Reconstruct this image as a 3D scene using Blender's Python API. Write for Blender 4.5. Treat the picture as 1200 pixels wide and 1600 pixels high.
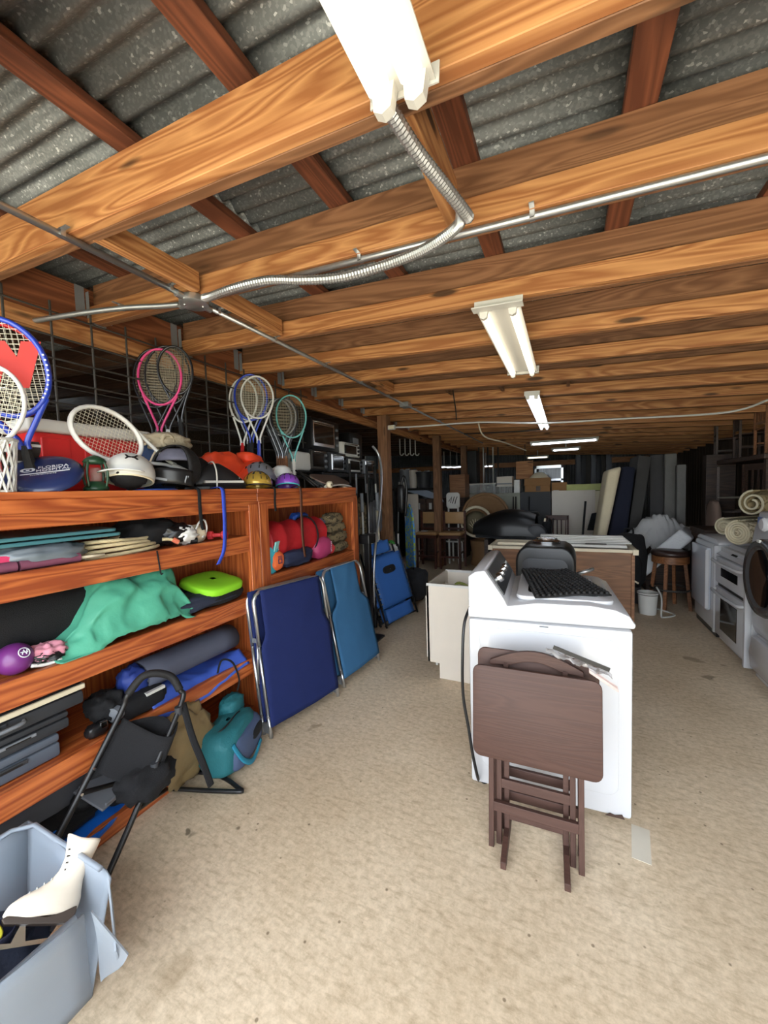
import bpy, bmesh, math, random
from mathutils import Vector, Matrix, noise, Euler
for o in list(bpy.data.objects): bpy.data.objects.remove(o)
SC = bpy.context.scene
COL = SC.collection
random.seed(7)
PI = math.pi
# ------------------------------------------------------------------ camera
EYE = Vector((0, 0, 1.58)); FPX = 606.0
_d = Vector((285, 43, 606)).normalized()
_u = Vector((-.03, 1, 0)); _u.z = -(_u.x*_d.x + _u.y*_d.y)/_d.z; _u.normalize()
_r = Vector((_d.z*_u.y - _d.y*_u.z, _d.x*_u.z - _d.z*_u.x, _d.y*_u.x - _d.x*_u.y))
if _r.x < 0: _r = -_r
RW = Matrix((_r, _d, _u))                     # rows: world axes in camera space (right, up, forward)
right = Vector((RW[0][0], RW[1][0], RW[2][0])); up = Vector((RW[0][1], RW[1][1], RW[2][1])); fwd = Vector((RW[0][2], RW[1][2], RW[2][2]))
cam = bpy.data.cameras.new('camera'); camo = bpy.data.objects.new('camera', cam); COL.objects.link(camo)
camo.matrix_world = Matrix(((right.x, up.x, -fwd.x, EYE.x), (right.y, up.y, -fwd.y, EYE.y), (right.z, up.z, -fwd.z, EYE.z), (0, 0, 0, 1)))
cam.sensor_fit = 'HORIZONTAL'; cam.sensor_width = 36; cam.lens = 36*FPX/1200; cam.clip_start = .02; cam.clip_end = 200
SC.camera = camo
# ------------------------------------------------------------------ sky, sun, exposure
W = bpy.data.worlds.new('world'); SC.world = W; W.use_nodes = True
bg = W.node_tree.nodes['Background']; bg.inputs[0].default_value = (.86, .93, 1.0, 1); bg.inputs[1].default_value = 3.3
sun = bpy.data.lights.new('sun', 'SUN'); sun.energy = 11; sun.angle = .02; sun.color = (1, .95, .86)
suno = bpy.data.objects.new('sun', sun); COL.objects.link(suno); suno.rotation_euler = (math.radians(-9), math.radians(6), 0)
vs = SC.view_settings; vs.view_transform = 'Standard'; vs.look = 'None'; vs.gamma = 1; vs.exposure = 1.03; vs.use_curve_mapping = False
# ------------------------------------------------------------------ helpers: measured points
def ray(px, py): return RW @ Vector((px-600, 800-py, FPX))
def _on(px, py, ax, val):
    v = ray(px, py); return EYE + v*((val-EYE[ax])/v[ax])
def fl(px, py, z=0): return _on(px, py, 2, z)
def pX(px, py, x): return _on(px, py, 0, x)
def pY(px, py, y): return _on(px, py, 1, y)
# ------------------------------------------------------------------ helpers: materials
MATS = {}
def _nt(name):
    m = bpy.data.materials.new(name); m.use_nodes = True; return m, m.node_tree, m.node_tree.nodes['Principled BSDF']
def lin(c):
    return tuple(((x/255)/12.92 if x/255 < .04045 else ((x/255+.055)/1.055)**2.4) for x in c) + (1,)
def mat(name, rgb, rough=.6, metal=0, var=.12, scale=9, bump=0, bscale=60, spec=.5, alpha=1, trans=0, emit=0, coat=0):
    """plain surface with a little mottling (and optional fine relief)"""
    if name in MATS: return MATS[name]
    m, t, b = _nt(name); N, L = t.nodes.new, t.links.new
    c = lin(rgb)
    tc = N('ShaderNodeTexCoord'); nz = N('ShaderNodeTexNoise'); nz.inputs['Scale'].default_value = scale; nz.inputs['Detail'].default_value = 3
    L(tc.outputs['Object'], nz.inputs['Vector'])
    mx = N('ShaderNodeMix'); mx.data_type = 'RGBA'
    mx.inputs[6].default_value = tuple(x*(1-var) for x in c[:3])+(1,); mx.inputs[7].default_value = tuple(min(1, x*(1+var)) for x in c[:3])+(1,)
    L(nz.outputs['Fac'], mx.inputs[0]); L(mx.outputs[2], b.inputs['Base Color'])
    b.inputs['Roughness'].default_value = rough; b.inputs['Metallic'].default_value = metal
    b.inputs['Specular IOR Level'].default_value = spec; b.inputs['Alpha'].default_value = alpha
    b.inputs['Transmission Weight'].default_value = trans; b.inputs['Coat Weight'].default_value = coat
    if emit:
        b.inputs['Emission Color'].default_value = c; b.inputs['Emission Strength'].default_value = emit
    if bump:
        n2 = N('ShaderNodeTexNoise'); n2.inputs['Scale'].default_value = bscale; n2.inputs['Detail'].default_value = 4
        L(tc.outputs['Object'], n2.inputs['Vector'])
        bp = N('ShaderNodeBump'); bp.inputs['Strength'].default_value = bump; bp.inputs['Distance'].default_value = .01
        L(n2.outputs['Fac'], bp.inputs['Height']); L(bp.outputs['Normal'], b.inputs['Normal'])
    MATS[name] = m; return m
def wood(name, light, dark, rough=.6, ring=9, knots=.0, var=.25, coat=0, stretch=.07):
    """grain along the mesh's own X axis, shifted and tinted per object"""
    if name in MATS: return MATS[name]
    m, t, b = _nt(name); N, L = t.nodes.new, t.links.new
    tc = N('ShaderNodeTexCoord'); oi = N('ShaderNodeObjectInfo')
    off = N('ShaderNodeVectorMath'); off.operation = 'MULTIPLY_ADD'
    cmb = N('ShaderNodeCombineXYZ')
    for k in range(3): L(oi.outputs['Random'], cmb.inputs[k])
    off.inputs[1].default_value = (37, 11, 5)
    L(cmb.outputs[0], off.inputs[0]); L(tc.outputs['Object'], off.inputs[2])
    mp = N('ShaderNodeMapping'); mp.inputs['Scale'].default_value = (stretch*ring, ring, ring); L(off.outputs[0], mp.inputs['Vector'])
    nz = N('ShaderNodeTexNoise'); nz.inputs['Scale'].default_value = 1.0; nz.inputs['Detail'].default_value = 2; nz.inputs['Distortion'].default_value = .6
    L(mp.outputs[0], nz.inputs['Vector'])
    ml = N('ShaderNodeMath'); ml.operation = 'MULTIPLY'; ml.inputs[1].default_value = 24; L(nz.outputs['Fac'], ml.inputs[0])
    fr = N('ShaderNodeMath'); fr.operation = 'PINGPONG'; fr.inputs[1].default_value = 1; L(ml.outputs[0], fr.inputs[0])
    mp2 = N('ShaderNodeMapping'); mp2.inputs['Scale'].default_value = (2.5, 90, 90); L(off.outputs[0], mp2.inputs['Vector'])
    n2 = N('ShaderNodeTexNoise'); n2.inputs['Scale'].default_value = 1; n2.inputs['Detail'].default_value = 3; L(mp2.outputs[0], n2.inputs['Vector'])
    ad = N('ShaderNodeMath'); ad.operation = 'MULTIPLY_ADD'; ad.inputs[1].default_value = .6; L(fr.outputs[0], ad.inputs[0]); 
    m3 = N('ShaderNodeMath'); m3.operation = 'MULTIPLY'; m3.inputs[1].default_value = .55; L(n2.outputs['Fac'], m3.inputs[0]); L(m3.outputs[0], ad.inputs[2])
    rp = N('ShaderNodeValToRGB'); rp.color_ramp.elements[0].position = .12; rp.color_ramp.elements[1].position = .8
    rp.color_ramp.elements[0].color = lin(light); rp.color_ramp.elements[1].color = lin(dark); L(ad.outputs[0], rp.inputs[0])
    col = rp.outputs[0]
    if knots:
        mk = N('ShaderNodeMapping'); mk.inputs['Scale'].default_value = (1.1, 5, 5); L(off.outputs[0], mk.inputs['Vector'])
        vo = N('ShaderNodeTexVoronoi'); vo.inputs['Scale'].default_value = 1.7; L(mk.outputs[0], vo.inputs['Vector'])
        kr = N('ShaderNodeValToRGB'); kr.color_ramp.elements[0].position = .10; kr.color_ramp.elements[1].position = .17
        kr.color_ramp.elements[0].color = (1, 1, 1, 1); kr.color_ramp.elements[1].color = (0, 0, 0, 1); L(vo.outputs['Distance'], kr.inputs[0])
        km = N('ShaderNodeMath'); km.operation = 'MULTIPLY'; km.inputs[1].default_value = knots; L(kr.outputs[0], km.inputs[0])
        mx = N('ShaderNodeMix'); mx.data_type = 'RGBA'; L(km.outputs[0], mx.inputs[0]); L(col, mx.inputs[6]); mx.inputs[7].default_value = lin(tuple(x*.35 for x in dark)); col = mx.outputs[2]
    hs = N('ShaderNodeHueSaturation'); mr = N('ShaderNodeMapRange'); mr.inputs[3].default_value = 1-var; mr.inputs[4].default_value = 1+var
    L(oi.outputs['Random'], mr.inputs[0]); L(mr.outputs[0], hs.inputs['Value']); L(col, hs.inputs['Color'])
    L(hs.outputs[0], b.inputs['Base Color']); b.inputs['Roughness'].default_value = rough; b.inputs['Coat Weight'].default_value = coat; b.inputs['Coat Roughness'].default_value = .25
    bp = N('ShaderNodeBump'); bp.inputs['Strength'].default_value = .12; bp.inputs['Distance'].default_value = .004; L(ad.outputs[0], bp.inputs['Height']); L(bp.outputs[0], b.inputs['Normal'])
    MATS[name] = m; return m
# ------------------------------------------------------------------ helpers: meshes
class MB:
    def __init__(s): s.v = []; s.f = []; s.M = Matrix()
    def add(s, vs, fs):
        n = len(s.v); s.v += [s.M @ Vector(v) for v in vs]; s.f += [tuple(n+i for i in f) for f in fs]; return s
    def box(s, c, d, rot=None):
        R = Euler(rot).to_matrix() if rot else Matrix.Identity(3); c = Vector(c)
        vs = [c + R @ Vector((x*d[0]/2, y*d[1]/2, z*d[2]/2)) for x in (-1, 1) for y in (-1, 1) for z in (-1, 1)]
        return s.add(vs, [(0, 1, 3, 2), (4, 6, 7, 5), (0, 4, 5, 1), (2, 3, 7, 6), (0, 2, 6, 4), (1, 5, 7, 3)])
    def b2(s, lo, hi): return s.box([(a+b)/2 for a, b in zip(lo, hi)], [abs(b-a) for a, b in zip(lo, hi)])
    def tube(s, pts, r, n=8, closed=False, flat=1.0):
        pts = [Vector(p) for p in pts]; m = len(pts); rs = r if isinstance(r, (list, tuple)) else [r]*m
        vs = []; fs = []; prev = None
        for i, p in enumerate(pts):
            if closed: t = (pts[(i+1) % m]-pts[i-1])
            else: t = (pts[min(i+1, m-1)]-pts[max(i-1, 0)])
            t = t.normalized() if t.length > 1e-9 else Vector((0, 0, 1))
            if prev is None:
                a = Vector((0, 0, 1)) if abs(t.z) < .9 else Vector((1, 0, 0)); nx = t.cross(a).normalized()
            else: nx = (prev - t*prev.dot(t)); nx = nx.normalized() if nx.length > 1e-6 else t.orthogonal().normalized()
            prev = nx; ny = t.cross(nx)
            for k in range(n):
                a = 2*PI*k/n; vs.append(p + nx*(math.cos(a)*rs[i]) + ny*(math.sin(a)*rs[i]*flat))
        for i in range(m if closed else m-1):
            j = (i+1) % m
            for k in range(n): fs.append((i*n+k, i*n+(k+1) % n, j*n+(k+1) % n, j*n+k))
        if not closed: fs += [tuple(range(n))[::-1], tuple((m-1)*n+k for k in range(n))]
        return s.add(vs, fs)
    def cyl(s, a, b, r, n=14, r2=None): return s.tube([a, b], [r, r if r2 is None else r2], n)
    def lathe(s, prof, n=20, axis='z', c=(0, 0, 0), cap=True, sq=(1, 1)):
        vs = []; fs = []; m = len(prof); c = Vector(c)
        for r, h in prof:
            for k in range(n):
                a = 2*PI*k/n; x, y = r*math.cos(a)*sq[0], r*math.sin(a)*sq[1]
                vs.append(c + Vector({'z': (x, y, h), 'x': (h, x, y), 'y': (x, h, y)}[axis]))
        for i in range(m-1):
            for k in range(n): fs.append((i*n+k, i*n+(k+1) % n, (i+1)*n+(k+1) % n, (i+1)*n+k))
        if cap: fs += [tuple(range(n))[::-1], tuple((m-1)*n+k for k in range(n))]
        return s.add(vs, fs)
    def prism(s, poly, a, b, plane='xz'):
        """outline poly in a plane, thick from a to b along the third axis"""
        def P(u, v, w): return {'xz': (u, w, v), 'xy': (u, v, w), 'yz': (w, u, v)}[plane]
        n = len(poly); vs = [P(u, v, a) for u, v in poly]+[P(u, v, b) for u, v in poly]
        return s.add(vs, [tuple(range(n))[::-1], tuple(range(n, 2*n))]+[(i, (i+1) % n, n+(i+1) % n, n+i) for i in range(n)])
    def surf(s, fn, nu, nv, wrapu=False):
        vs = [fn(i/(nu if wrapu else nu-1), j/(nv-1)) for i in range(nu) for j in range(nv)]
        fs = [(i*nv+j, ((i+1) % nu)*nv+j, ((i+1) % nu)*nv+j+1, i*nv+j+1) for i in range(nu if wrapu else nu-1) for j in range(nv-1)]
        return s.add(vs, fs)
    def blob(s, c, r, amp=.08, freq=3, seed=0, n=20, pw=2.0, wr=0, rot=None):
        """soft bag-like body: superellipsoid with folds"""
        c = Vector(c); R = Euler(rot).to_matrix() if rot else Matrix.Identity(3); sd = Vector((seed*7.3, seed*3.1, seed*1.7))
        sg = lambda x, p: math.copysign(abs(x)**p, x); e = 2/pw
        def fn(u, v):
            a = 2*PI*u; b = -PI/2+PI*(.004+.992*v)
            d = Vector((sg(math.cos(b), e)*sg(math.cos(a), e), sg(math.cos(b), e)*sg(math.sin(a), e), sg(math.sin(b), e)))
            q = Vector((d.x*r[0], d.y*r[1], d.z*r[2]))
            k = 1+amp*noise.noise(d*freq+sd)
            if wr: k += wr*abs(noise.noise(Vector((d.x*freq*2.3, d.y*freq*2.3, d.z*freq*2.3))+sd*2))-wr*.3
            return c + R @ (q*k)
        return s.surf(fn, n*2, n, True)
    def build(s, name, m, parent=None, smooth=False, bevel=0, seg=2, sub=0, solid=0):
        me = bpy.data.meshes.new(name); me.from_pydata([tuple(v) for v in s.v], [], s.f); me.update()
        bm = bmesh.new(); bm.from_mesh(me); bmesh.ops.recalc_face_normals(bm, faces=bm.faces); bm.to_mesh(me); bm.free()
        o = bpy.data.objects.new(name, me); COL.objects.link(o)
        if m is not None: me.materials.append(m)
        if smooth:
            for p in me.polygons: p.use_smooth = True
        if solid: k = o.modifiers.new('s', 'SOLIDIFY'); k.thickness = solid; k.offset = 0
        if bevel: k = o.modifiers.new('b', 'BEVEL'); k.width = bevel; k.segments = seg; k.limit_method = 'ANGLE'; k.angle_limit = math.radians(40); k.harden_normals = False
        if sub: k = o.modifiers.new('u', 'SUBSURF'); k.levels = k.render_levels = sub
        if smooth and bevel or smooth == 2:
            k = o.modifiers.new('e', 'EDGE_SPLIT'); k.split_angle = math.radians(38)
        if parent: o.parent = parent
        return o
def tag(o, label, cat, group=None, kind=None):
    o['label'] = label; o['category'] = cat
    if group: o['group'] = group
    if kind: o['kind'] = kind
    return o
def T(name, label, cat, loc=(0, 0, 0), rz=0, group=None):
    o = bpy.data.objects.new(name, None); COL.objects.link(o); o.location = loc; o.rotation_euler = (0, 0, rz); o.empty_display_size = .1
    return tag(o, label, cat, group)
def S(name, par=None):
    o = bpy.data.objects.new(name, None); COL.objects.link(o); o['kind'] = 'structure'; o.empty_display_size = .1; return o
def st(o): o['kind'] = 'structure'; return o
def dup(o, loc=None, rot=None, label=None, parent=None):
    c = o.copy(); COL.objects.link(c)
    if parent: c.parent = parent
    if loc is not None: c.location = loc
    if rot is not None: c.rotation_euler = rot
    if label: c['label'] = label
    for ch in [x for x in o.children]: dup(ch, parent=c)
    return c
def board(name, a, b, w, h, m, parent=None, bevel=.002, roll=0):
    """timber from a to b (centre line), w across, h high; grain along its length"""
    a, b = Vector(a), Vector(b); x = (b-a); ln = x.length; x.normalize()
    y = Vector((0, 0, 1)).cross(x) if abs(x.z) < .95 else Vector((0, 1, 0)); y.normalize(); z = x.cross(y)
    o = MB().b2((0, -w/2, -h/2), (ln, w/2, h/2)).build(name, m, parent, bevel=bevel, seg=1)
    R = Matrix((x, y, z)).transposed()
    if roll: R = R @ Matrix.Rotation(roll, 3, 'X')
    o.matrix_local = Matrix.Translation(a) @ R.to_4x4()
    return o
def arc(c, r, a0, a1, n, ax='xy', sq=1):
    out = []
    for i in range(n+1):
        a = a0+(a1-a0)*i/n; u, v = r*math.cos(a), r*math.sin(a)*sq
        out.append(Vector(c)+Vector({'xy': (u, v, 0), 'xz': (u, 0, v), 'yz': (0, u, v)}[ax]))
    return out
def bez(pts, n=8):
    """smooth path through points"""
    P = [Vector(p) for p in pts]; out = []
    for i in range(len(P)-1):
        p0 = P[max(i-1, 0)]; p1 = P[i]; p2 = P[i+1]; p3 = P[min(i+2, len(P)-1)]
        for k in range(n):
            t = k/n; out.append(.5*((2*p1)+(p2-p0)*t+(2*p0-5*p1+4*p2-p3)*t*t+(3*p1-p0-3*p2+p3)*t**3))
    return out+[P[-1]]
def rrect(w, h, r, n=4, cx=0, cy=0):
    out = []
    for (sx, sy, a0) in ((1, 1, 0), (-1, 1, PI/2), (-1, -1, PI), (1, -1, 3*PI/2)):
        for k in range(n+1):
            a = a0+PI/2*k/n; out.append((cx+sx*(w/2-r)+r*math.cos(a), cy+sy*(h/2-r)+r*math.sin(a)))
    return out
def text(body, size, m, parent, mw, name='lettering', ext=.0006, bold=0):
    """printed or raised lettering as its own mesh part"""
    cu = bpy.data.curves.new(name, 'FONT'); cu.body = body; cu.size = size; cu.extrude = ext; cu.offset = bold; cu.align_x = 'CENTER'; cu.align_y = 'CENTER'; cu.resolution_u = 2
    o = bpy.data.objects.new(name, cu); COL.objects.link(o); bpy.context.view_layer.update()
    me = bpy.data.meshes.new_from_object(o); bpy.data.objects.remove(o); o = bpy.data.objects.new(name, me); COL.objects.link(o)
    me.materials.clear(); me.materials.append(m); o.parent = parent; o.matrix_local = mw; return o
def frame(o, x, y):
    """matrix at o with local X=x, Y≈y"""
    x = Vector(x).normalized(); z = x.cross(Vector(y)).normalized(); y = z.cross(x)
    return Matrix.Translation(o) @ Matrix((x, y, z)).transposed().to_4x4()
# ------------------------------------------------------------------ common materials
def build_common():
    g = globals()
    g['WJ'] = wood('joist_timber', (204, 150, 97), (152, 97, 56), knots=.9, ring=9, var=.14)
    g['WU'] = wood('weathered_timber', (150, 108, 76), (112, 76, 50), knots=.6, ring=9, var=.18)
    g['WP'] = wood('purlin_timber', (134, 80, 54), (96, 54, 36), ring=7, var=.12)
    g['WB'] = wood('stained_pine', (204, 116, 60), (146, 68, 32), ring=8, var=.08, rough=.42, coat=.25, knots=.3)
    g['WD'] = wood('dark_brown_wood', (76, 50, 41), (66, 42, 34), ring=14, var=.05, rough=.6, coat=0)
    g['WBAR'] = wood('mahogany', (96, 48, 30), (60, 26, 16), ring=9, rough=.4)
    g['WO'] = wood('honey_wood', (150, 102, 66), (112, 70, 42), ring=9, rough=.45)
    g['WK'] = wood('cabinet_wood', (150, 104, 68), (120, 80, 50), ring=6, rough=.5)
    g['WALN'] = wood('dark_wood_and_bay_shade', (84, 60, 46), (50, 34, 26), ring=9, rough=.5)  # dark furniture wood; also colours shade into the left-bay joists
    g['WHITE'] = mat('white_enamel', (202, 203, 207), .25, var=.02, coat=.35)
    g['OFFW'] = mat('off_white_paint', (222, 212, 198), .45, var=.04)
    g['CREAM'] = mat('cream_plastic', (226, 214, 186), .5, var=.05)
    g['WPLA'] = mat('white_plastic', (208, 207, 202), .4, var=.03)
    g['BLK'] = mat('black_plastic', (22, 22, 24), .38, var=.1)
    g['BLKM'] = mat('black_rubber', (20, 19, 20), .7, var=.2, bump=.3, bscale=200)
    g['BLKF'] = mat('black_fabric', (17, 17, 20), .9, var=.3, bump=.4, bscale=300)
    g['CHAR'] = mat('charcoal_plastic', (52, 54, 58), .5, var=.1)
    g['GREYP'] = mat('grey_plastic', (120, 124, 130), .5, var=.06)
    g['GALV'] = mat('galvanised_tube', (186, 188, 190), .35, metal=.85, var=.12, scale=30)
    g['CHROME'] = mat('chrome', (215, 215, 215), .16, metal=1, var=.03)
    g['ALU'] = mat('aluminium_tube', (205, 208, 210), .28, metal=.9, var=.06)
    g['STEEL'] = mat('dark_steel', (66, 62, 58), .6, metal=.2, var=.2)
    g['CARD'] = mat('cardboard', (172, 128, 84), .85, var=.08)
    g['TUBE'] = mat('lit_tube', (255, 244, 222), .4, var=0, emit=1.0)
    g['TUBEC'] = mat('lit_cool_tube', (236, 244, 255), .4, var=0, emit=3)
    g['GLASS'] = mat('dark_glass', (20, 21, 23), .08, var=.05, spec=.7)
build_common()
# ================================================================== the setting
SL = .058
def zc(x): return 2.5 - SL*(x+.3)            # underside of the joists: the roof falls to the right
# floor: stained, speckled concrete
def concrete():
    m, t, b = _nt('concrete'); N, L = t.nodes.new, t.links.new
    tc = N('ShaderNodeTexCoord')
    def nz(sc, det, vec=None, rough=.6):
        n = N('ShaderNodeTexNoise'); n.inputs['Scale'].default_value = sc; n.inputs['Detail'].default_value = det; n.inputs['Roughness'].default_value = rough
        L(vec or tc.outputs['Object'], n.inputs['Vector']); return n.outputs['Fac']
    def ramp(i, p0, p1, c0, c1):
        r = N('ShaderNodeValToRGB'); r.color_ramp.elements[0].position = p0; r.color_ramp.elements[1].position = p1
        r.color_ramp.elements[0].color = c0; r.color_ramp.elements[1].color = c1; L(i, r.inputs[0]); return r.outputs[0]
    def mul(a, bb, f=1):
        x = N('ShaderNodeMix'); x.data_type = 'RGBA'; x.blend_type = 'MULTIPLY'; x.inputs[0].default_value = f; L(a, x.inputs[6]); L(bb, x.inputs[7]); return x.outputs[2]
    c = ramp(nz(.9, 6), .3, .72, lin((206, 184, 154)), lin((236, 218, 192)))
    c = mul(c, ramp(nz(34, 5, rough=.75), .3, .62, (.70, .67, .62, 1), (1, 1, 1, 1)))
    mp = N('ShaderNodeMapping'); mp.inputs['Scale'].default_value = (14, 55, 1); mp.inputs['Rotation'].default_value = (0, 0, .5); L(tc.outputs['Object'], mp.inputs['Vector'])
    c = mul(c, ramp(nz(1, 4, mp.outputs[0]), .3, .5, (.72, .69, .64, 1), (1, 1, 1, 1)), .8)      # trowel marks
    v = N('ShaderNodeTexVoronoi'); v.inputs['Scale'].default_value = 11; L(tc.outputs['Object'], v.inputs['Vector'])
    sp = ramp(v.outputs['Distance'], .045, .075, (.3, .26, .22, 1), (1, 1, 1, 1))
    c = mul(c, sp, .8)                                                                             # dark specks
    v2 = N('ShaderNodeTexVoronoi'); v2.inputs['Scale'].default_value = 1.3; v2.inputs['Randomness'].default_value = 1
    n3 = N('ShaderNodeTexNoise'); n3.inputs['Scale'].default_value = 6; L(tc.outputs['Object'], n3.inputs['Vector'])
    va = N('ShaderNodeVectorMath'); va.operation = 'MULTIPLY_ADD'; va.inputs[1].default_value = (.25, .25, .25); L(n3.outputs['Color'], va.inputs[0]); L(tc.outputs['Object'], va.inputs[2]); L(va.outputs[0], v2.inputs['Vector'])
    c = mul(c, ramp(v2.outputs['Distance'], .06, .12, (.6, .55, .48, 1), (1, 1, 1, 1)), .55)         # old stains
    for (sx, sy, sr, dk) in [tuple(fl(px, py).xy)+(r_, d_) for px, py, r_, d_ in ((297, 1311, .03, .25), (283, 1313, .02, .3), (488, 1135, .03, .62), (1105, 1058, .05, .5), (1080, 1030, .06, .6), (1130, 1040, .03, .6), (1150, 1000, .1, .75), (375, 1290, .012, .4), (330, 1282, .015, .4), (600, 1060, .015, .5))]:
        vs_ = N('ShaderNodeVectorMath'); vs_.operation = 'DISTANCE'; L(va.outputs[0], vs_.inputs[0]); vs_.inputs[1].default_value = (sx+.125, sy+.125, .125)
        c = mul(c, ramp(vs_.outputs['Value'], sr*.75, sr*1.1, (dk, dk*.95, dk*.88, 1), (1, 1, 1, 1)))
    L(c, b.inputs['Base Color']); b.inputs['Roughness'].default_value = .62
    bp = N('ShaderNodeBump'); bp.inputs['Strength'].default_value = .15; bp.inputs['Distance'].default_value = .003; L(nz(60, 4), bp.inputs['Height']); L(bp.outputs[0], b.inputs['Normal'])
    return m
CONC = concrete()
def galv():
    m, t, b = _nt('galvanised_sheet'); N, L = t.nodes.new, t.links.new
    tc = N('ShaderNodeTexCoord'); mp = N('ShaderNodeMapping'); mp.inputs['Scale'].default_value = (120, 190, 120); L(tc.outputs['Object'], mp.inputs['Vector'])
    v = N('ShaderNodeTexVoronoi'); v.inputs['Scale'].default_value = 1; L(mp.outputs[0], v.inputs['Vector'])
    r = N('ShaderNodeValToRGB'); e = r.color_ramp.elements; e[0].position = .45; e[0].color = lin((116, 121, 122)); e[1].position = 1.0; e[1].color = lin((220, 224, 224)); k_ = e.new(.82); k_.color = lin((140, 145, 145))
    L(v.outputs['Color'], r.inputs[0])
    n = N('ShaderNodeTexNoise'); n.inputs['Scale'].default_value = 2.2; n.inputs['Detail'].default_value = 5; L(tc.outputs['Object'], n.inputs['Vector'])
    r2 = N('ShaderNodeValToRGB'); r2.color_ramp.elements[0].color = (.62, .62, .6, 1); r2.color_ramp.elements[0].position = .3; r2.color_ramp.elements[1].position = .65; L(n.outputs['Fac'], r2.inputs[0])
    x = N('ShaderNodeMix'); x.data_type = 'RGBA'; x.blend_type = 'MULTIPLY'; x.inputs[0].default_value = 1; L(r.outputs[0], x.inputs[6]); L(r2.outputs[0], x.inputs[7])
    L(x.outputs[2], b.inputs['Base Color']); b.inputs['Metallic'].default_value = .35; b.inputs['Roughness'].default_value = .5
    return m
GSH = galv()
o = st(MB().b2((-7.2, -.7, -.1), (2.9, 13.6, 0)).build('floor', CONC))
GRND = mat('unseen_dark_yard', (112, 112, 84), .95, var=.2, scale=3)  # unseen yard, made dark to cut light bounced onto the rear ceiling
o = st(MB().b2((-30, -32, -.16), (30, 40, -.1)).build('ground', GRND))
o = st(MB().b2((-9, -5.2, -.1), (6, -.7, -.02)).build('apron', mat('pale_concrete', (205, 196, 178), .8, var=.08, scale=2)))
# ceiling: corrugated sheets on purlins on joists
ceil = S('ceiling')
PUR = [-6.7, -6.15, -5.6, -5.07, -4.54, -4.0, -3.47, -2.94, -2.3, -1.385, -.855, -.325, .205, .74, 1.27, 1.8, 2.33]
for x in PUR:
    z = zc(x)+.235+.02
    board('purlin', (x, -.8, z), (x, 13.4, z), .09, .038, WP, ceil)
PITCH = .082
def sheet(x0, x1, y0, y1, dz):
    per = 10; n = int((y1-y0)/PITCH*per)
    b = MB(); vs = []; fs = []
    for i in range(n+1):
        y = y0+(y1-y0)*i/n; w = .015*math.sin(2*PI*y/PITCH)
        vs += [(x0, y, zc(x0)+.235+.052+w+dz), (x1, y, zc(x1)+.235+.052+w+dz)]
    for i in range(n): fs.append((2*i, 2*i+1, 2*i+3, 2*i+2))
    return b.add(vs, fs).build('roof_sheet', GSH, ceil, smooth=True, solid=.0015)
yy = -.9
k = 0
while yy < 13.4:
    y1 = yy+PITCH*8.5
    for j, (a, b_) in enumerate(((-7.1, -3.85), (-3.9, -1.33), (-1.43, .3), (.17, 2.85))): sheet(a, b_, yy, y1, .003*((k+j) % 2)+.002*j)
    yy += PITCH*8; k += 1
JY = [.3, .88, 1.42, 2.03, 2.62, 3.18, 3.74, 4.32, 4.9, 5.47, 6.05, 6.62, 7.2, 7.78, 8.35, 8.93, 9.5, 10.1, 10.7, 11.3, 11.9, 12.5, 13.05]
for i, y in enumerate(JY):
    h2 = .187 if i == 1 else .092
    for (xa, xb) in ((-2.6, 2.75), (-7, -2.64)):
        board('joist', (xa, y+.06, zc(xa)+.1175), (xb, y+.06, zc(xb)+.1175), .038, .235, WU if xb > 0 else WALN, ceil)  # left-bay joists and ledgers: darker wood paints in the bay's shade
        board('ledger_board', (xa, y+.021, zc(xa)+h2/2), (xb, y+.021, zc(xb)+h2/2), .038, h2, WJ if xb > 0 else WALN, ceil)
# short blocks between joists (one under the conduit line, one by the near lamp)
def block(x, ya, yb, w, h, z0=None, m=None): 
    z = (zc(x) if z0 is None else z0)+h/2
    return board('blocking', (x, ya, z), (x, yb, z), w, h, m or WJ, ceil)
block(-1.64, .945, 1.4, .045, .09); block(-1.64, 1.50, 2.01, .045, .09); block(-.36, .945, 1.4, .04, .14)
block(-1.62, 3.26, 3.72, .04, .09)
for x in (-1.15, -.6, .02): block(x, 3.82, 4.3, .03, .05, zc(x)+.06, WU)
# girder with joist hangers along the left row of posts
gx = -2.62
board('girder', (gx, -.8, zc(gx)+.085), (gx, 13.4, zc(gx)+.085), .04, .235, wood('girder_timber', (150, 92, 58), (108, 60, 36), knots=.5, ring=6), ceil)
board('girder_ledger', (gx+.01, -.8, zc(gx)-.075), (gx+.01, 13.4, zc(gx)-.075), .05, .09, WJ, ceil)
HANG = mat('galvanised_strap', (150, 154, 158), .5, metal=.5)
for y in JY[1:12]:
    b = MB(); z = zc(-2.57)
    for s in (-1, 1): b.box((-2.575, y+.04+s*.045, z+.1), (.03, .002, .15))
    b.box((-2.596, y+.115, z+.12), (.002, .05, .17)).box((-2.596, y-.035, z+.12), (.002, .05, .17))
    b.box((-2.575, y+.04, z-.004), (.03, .09, .003)); b.build('joist_hanger', HANG, ceil)
# posts
for i, y in enumerate((5.02, 7.5, 9.75, 12.1)):
    o = board('post', (-2.33, y, 0), (-2.33, y, zc(-2.33)), .14, .14, WU); st(o); o.name = 'trim_%d' % (i+1)
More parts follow.
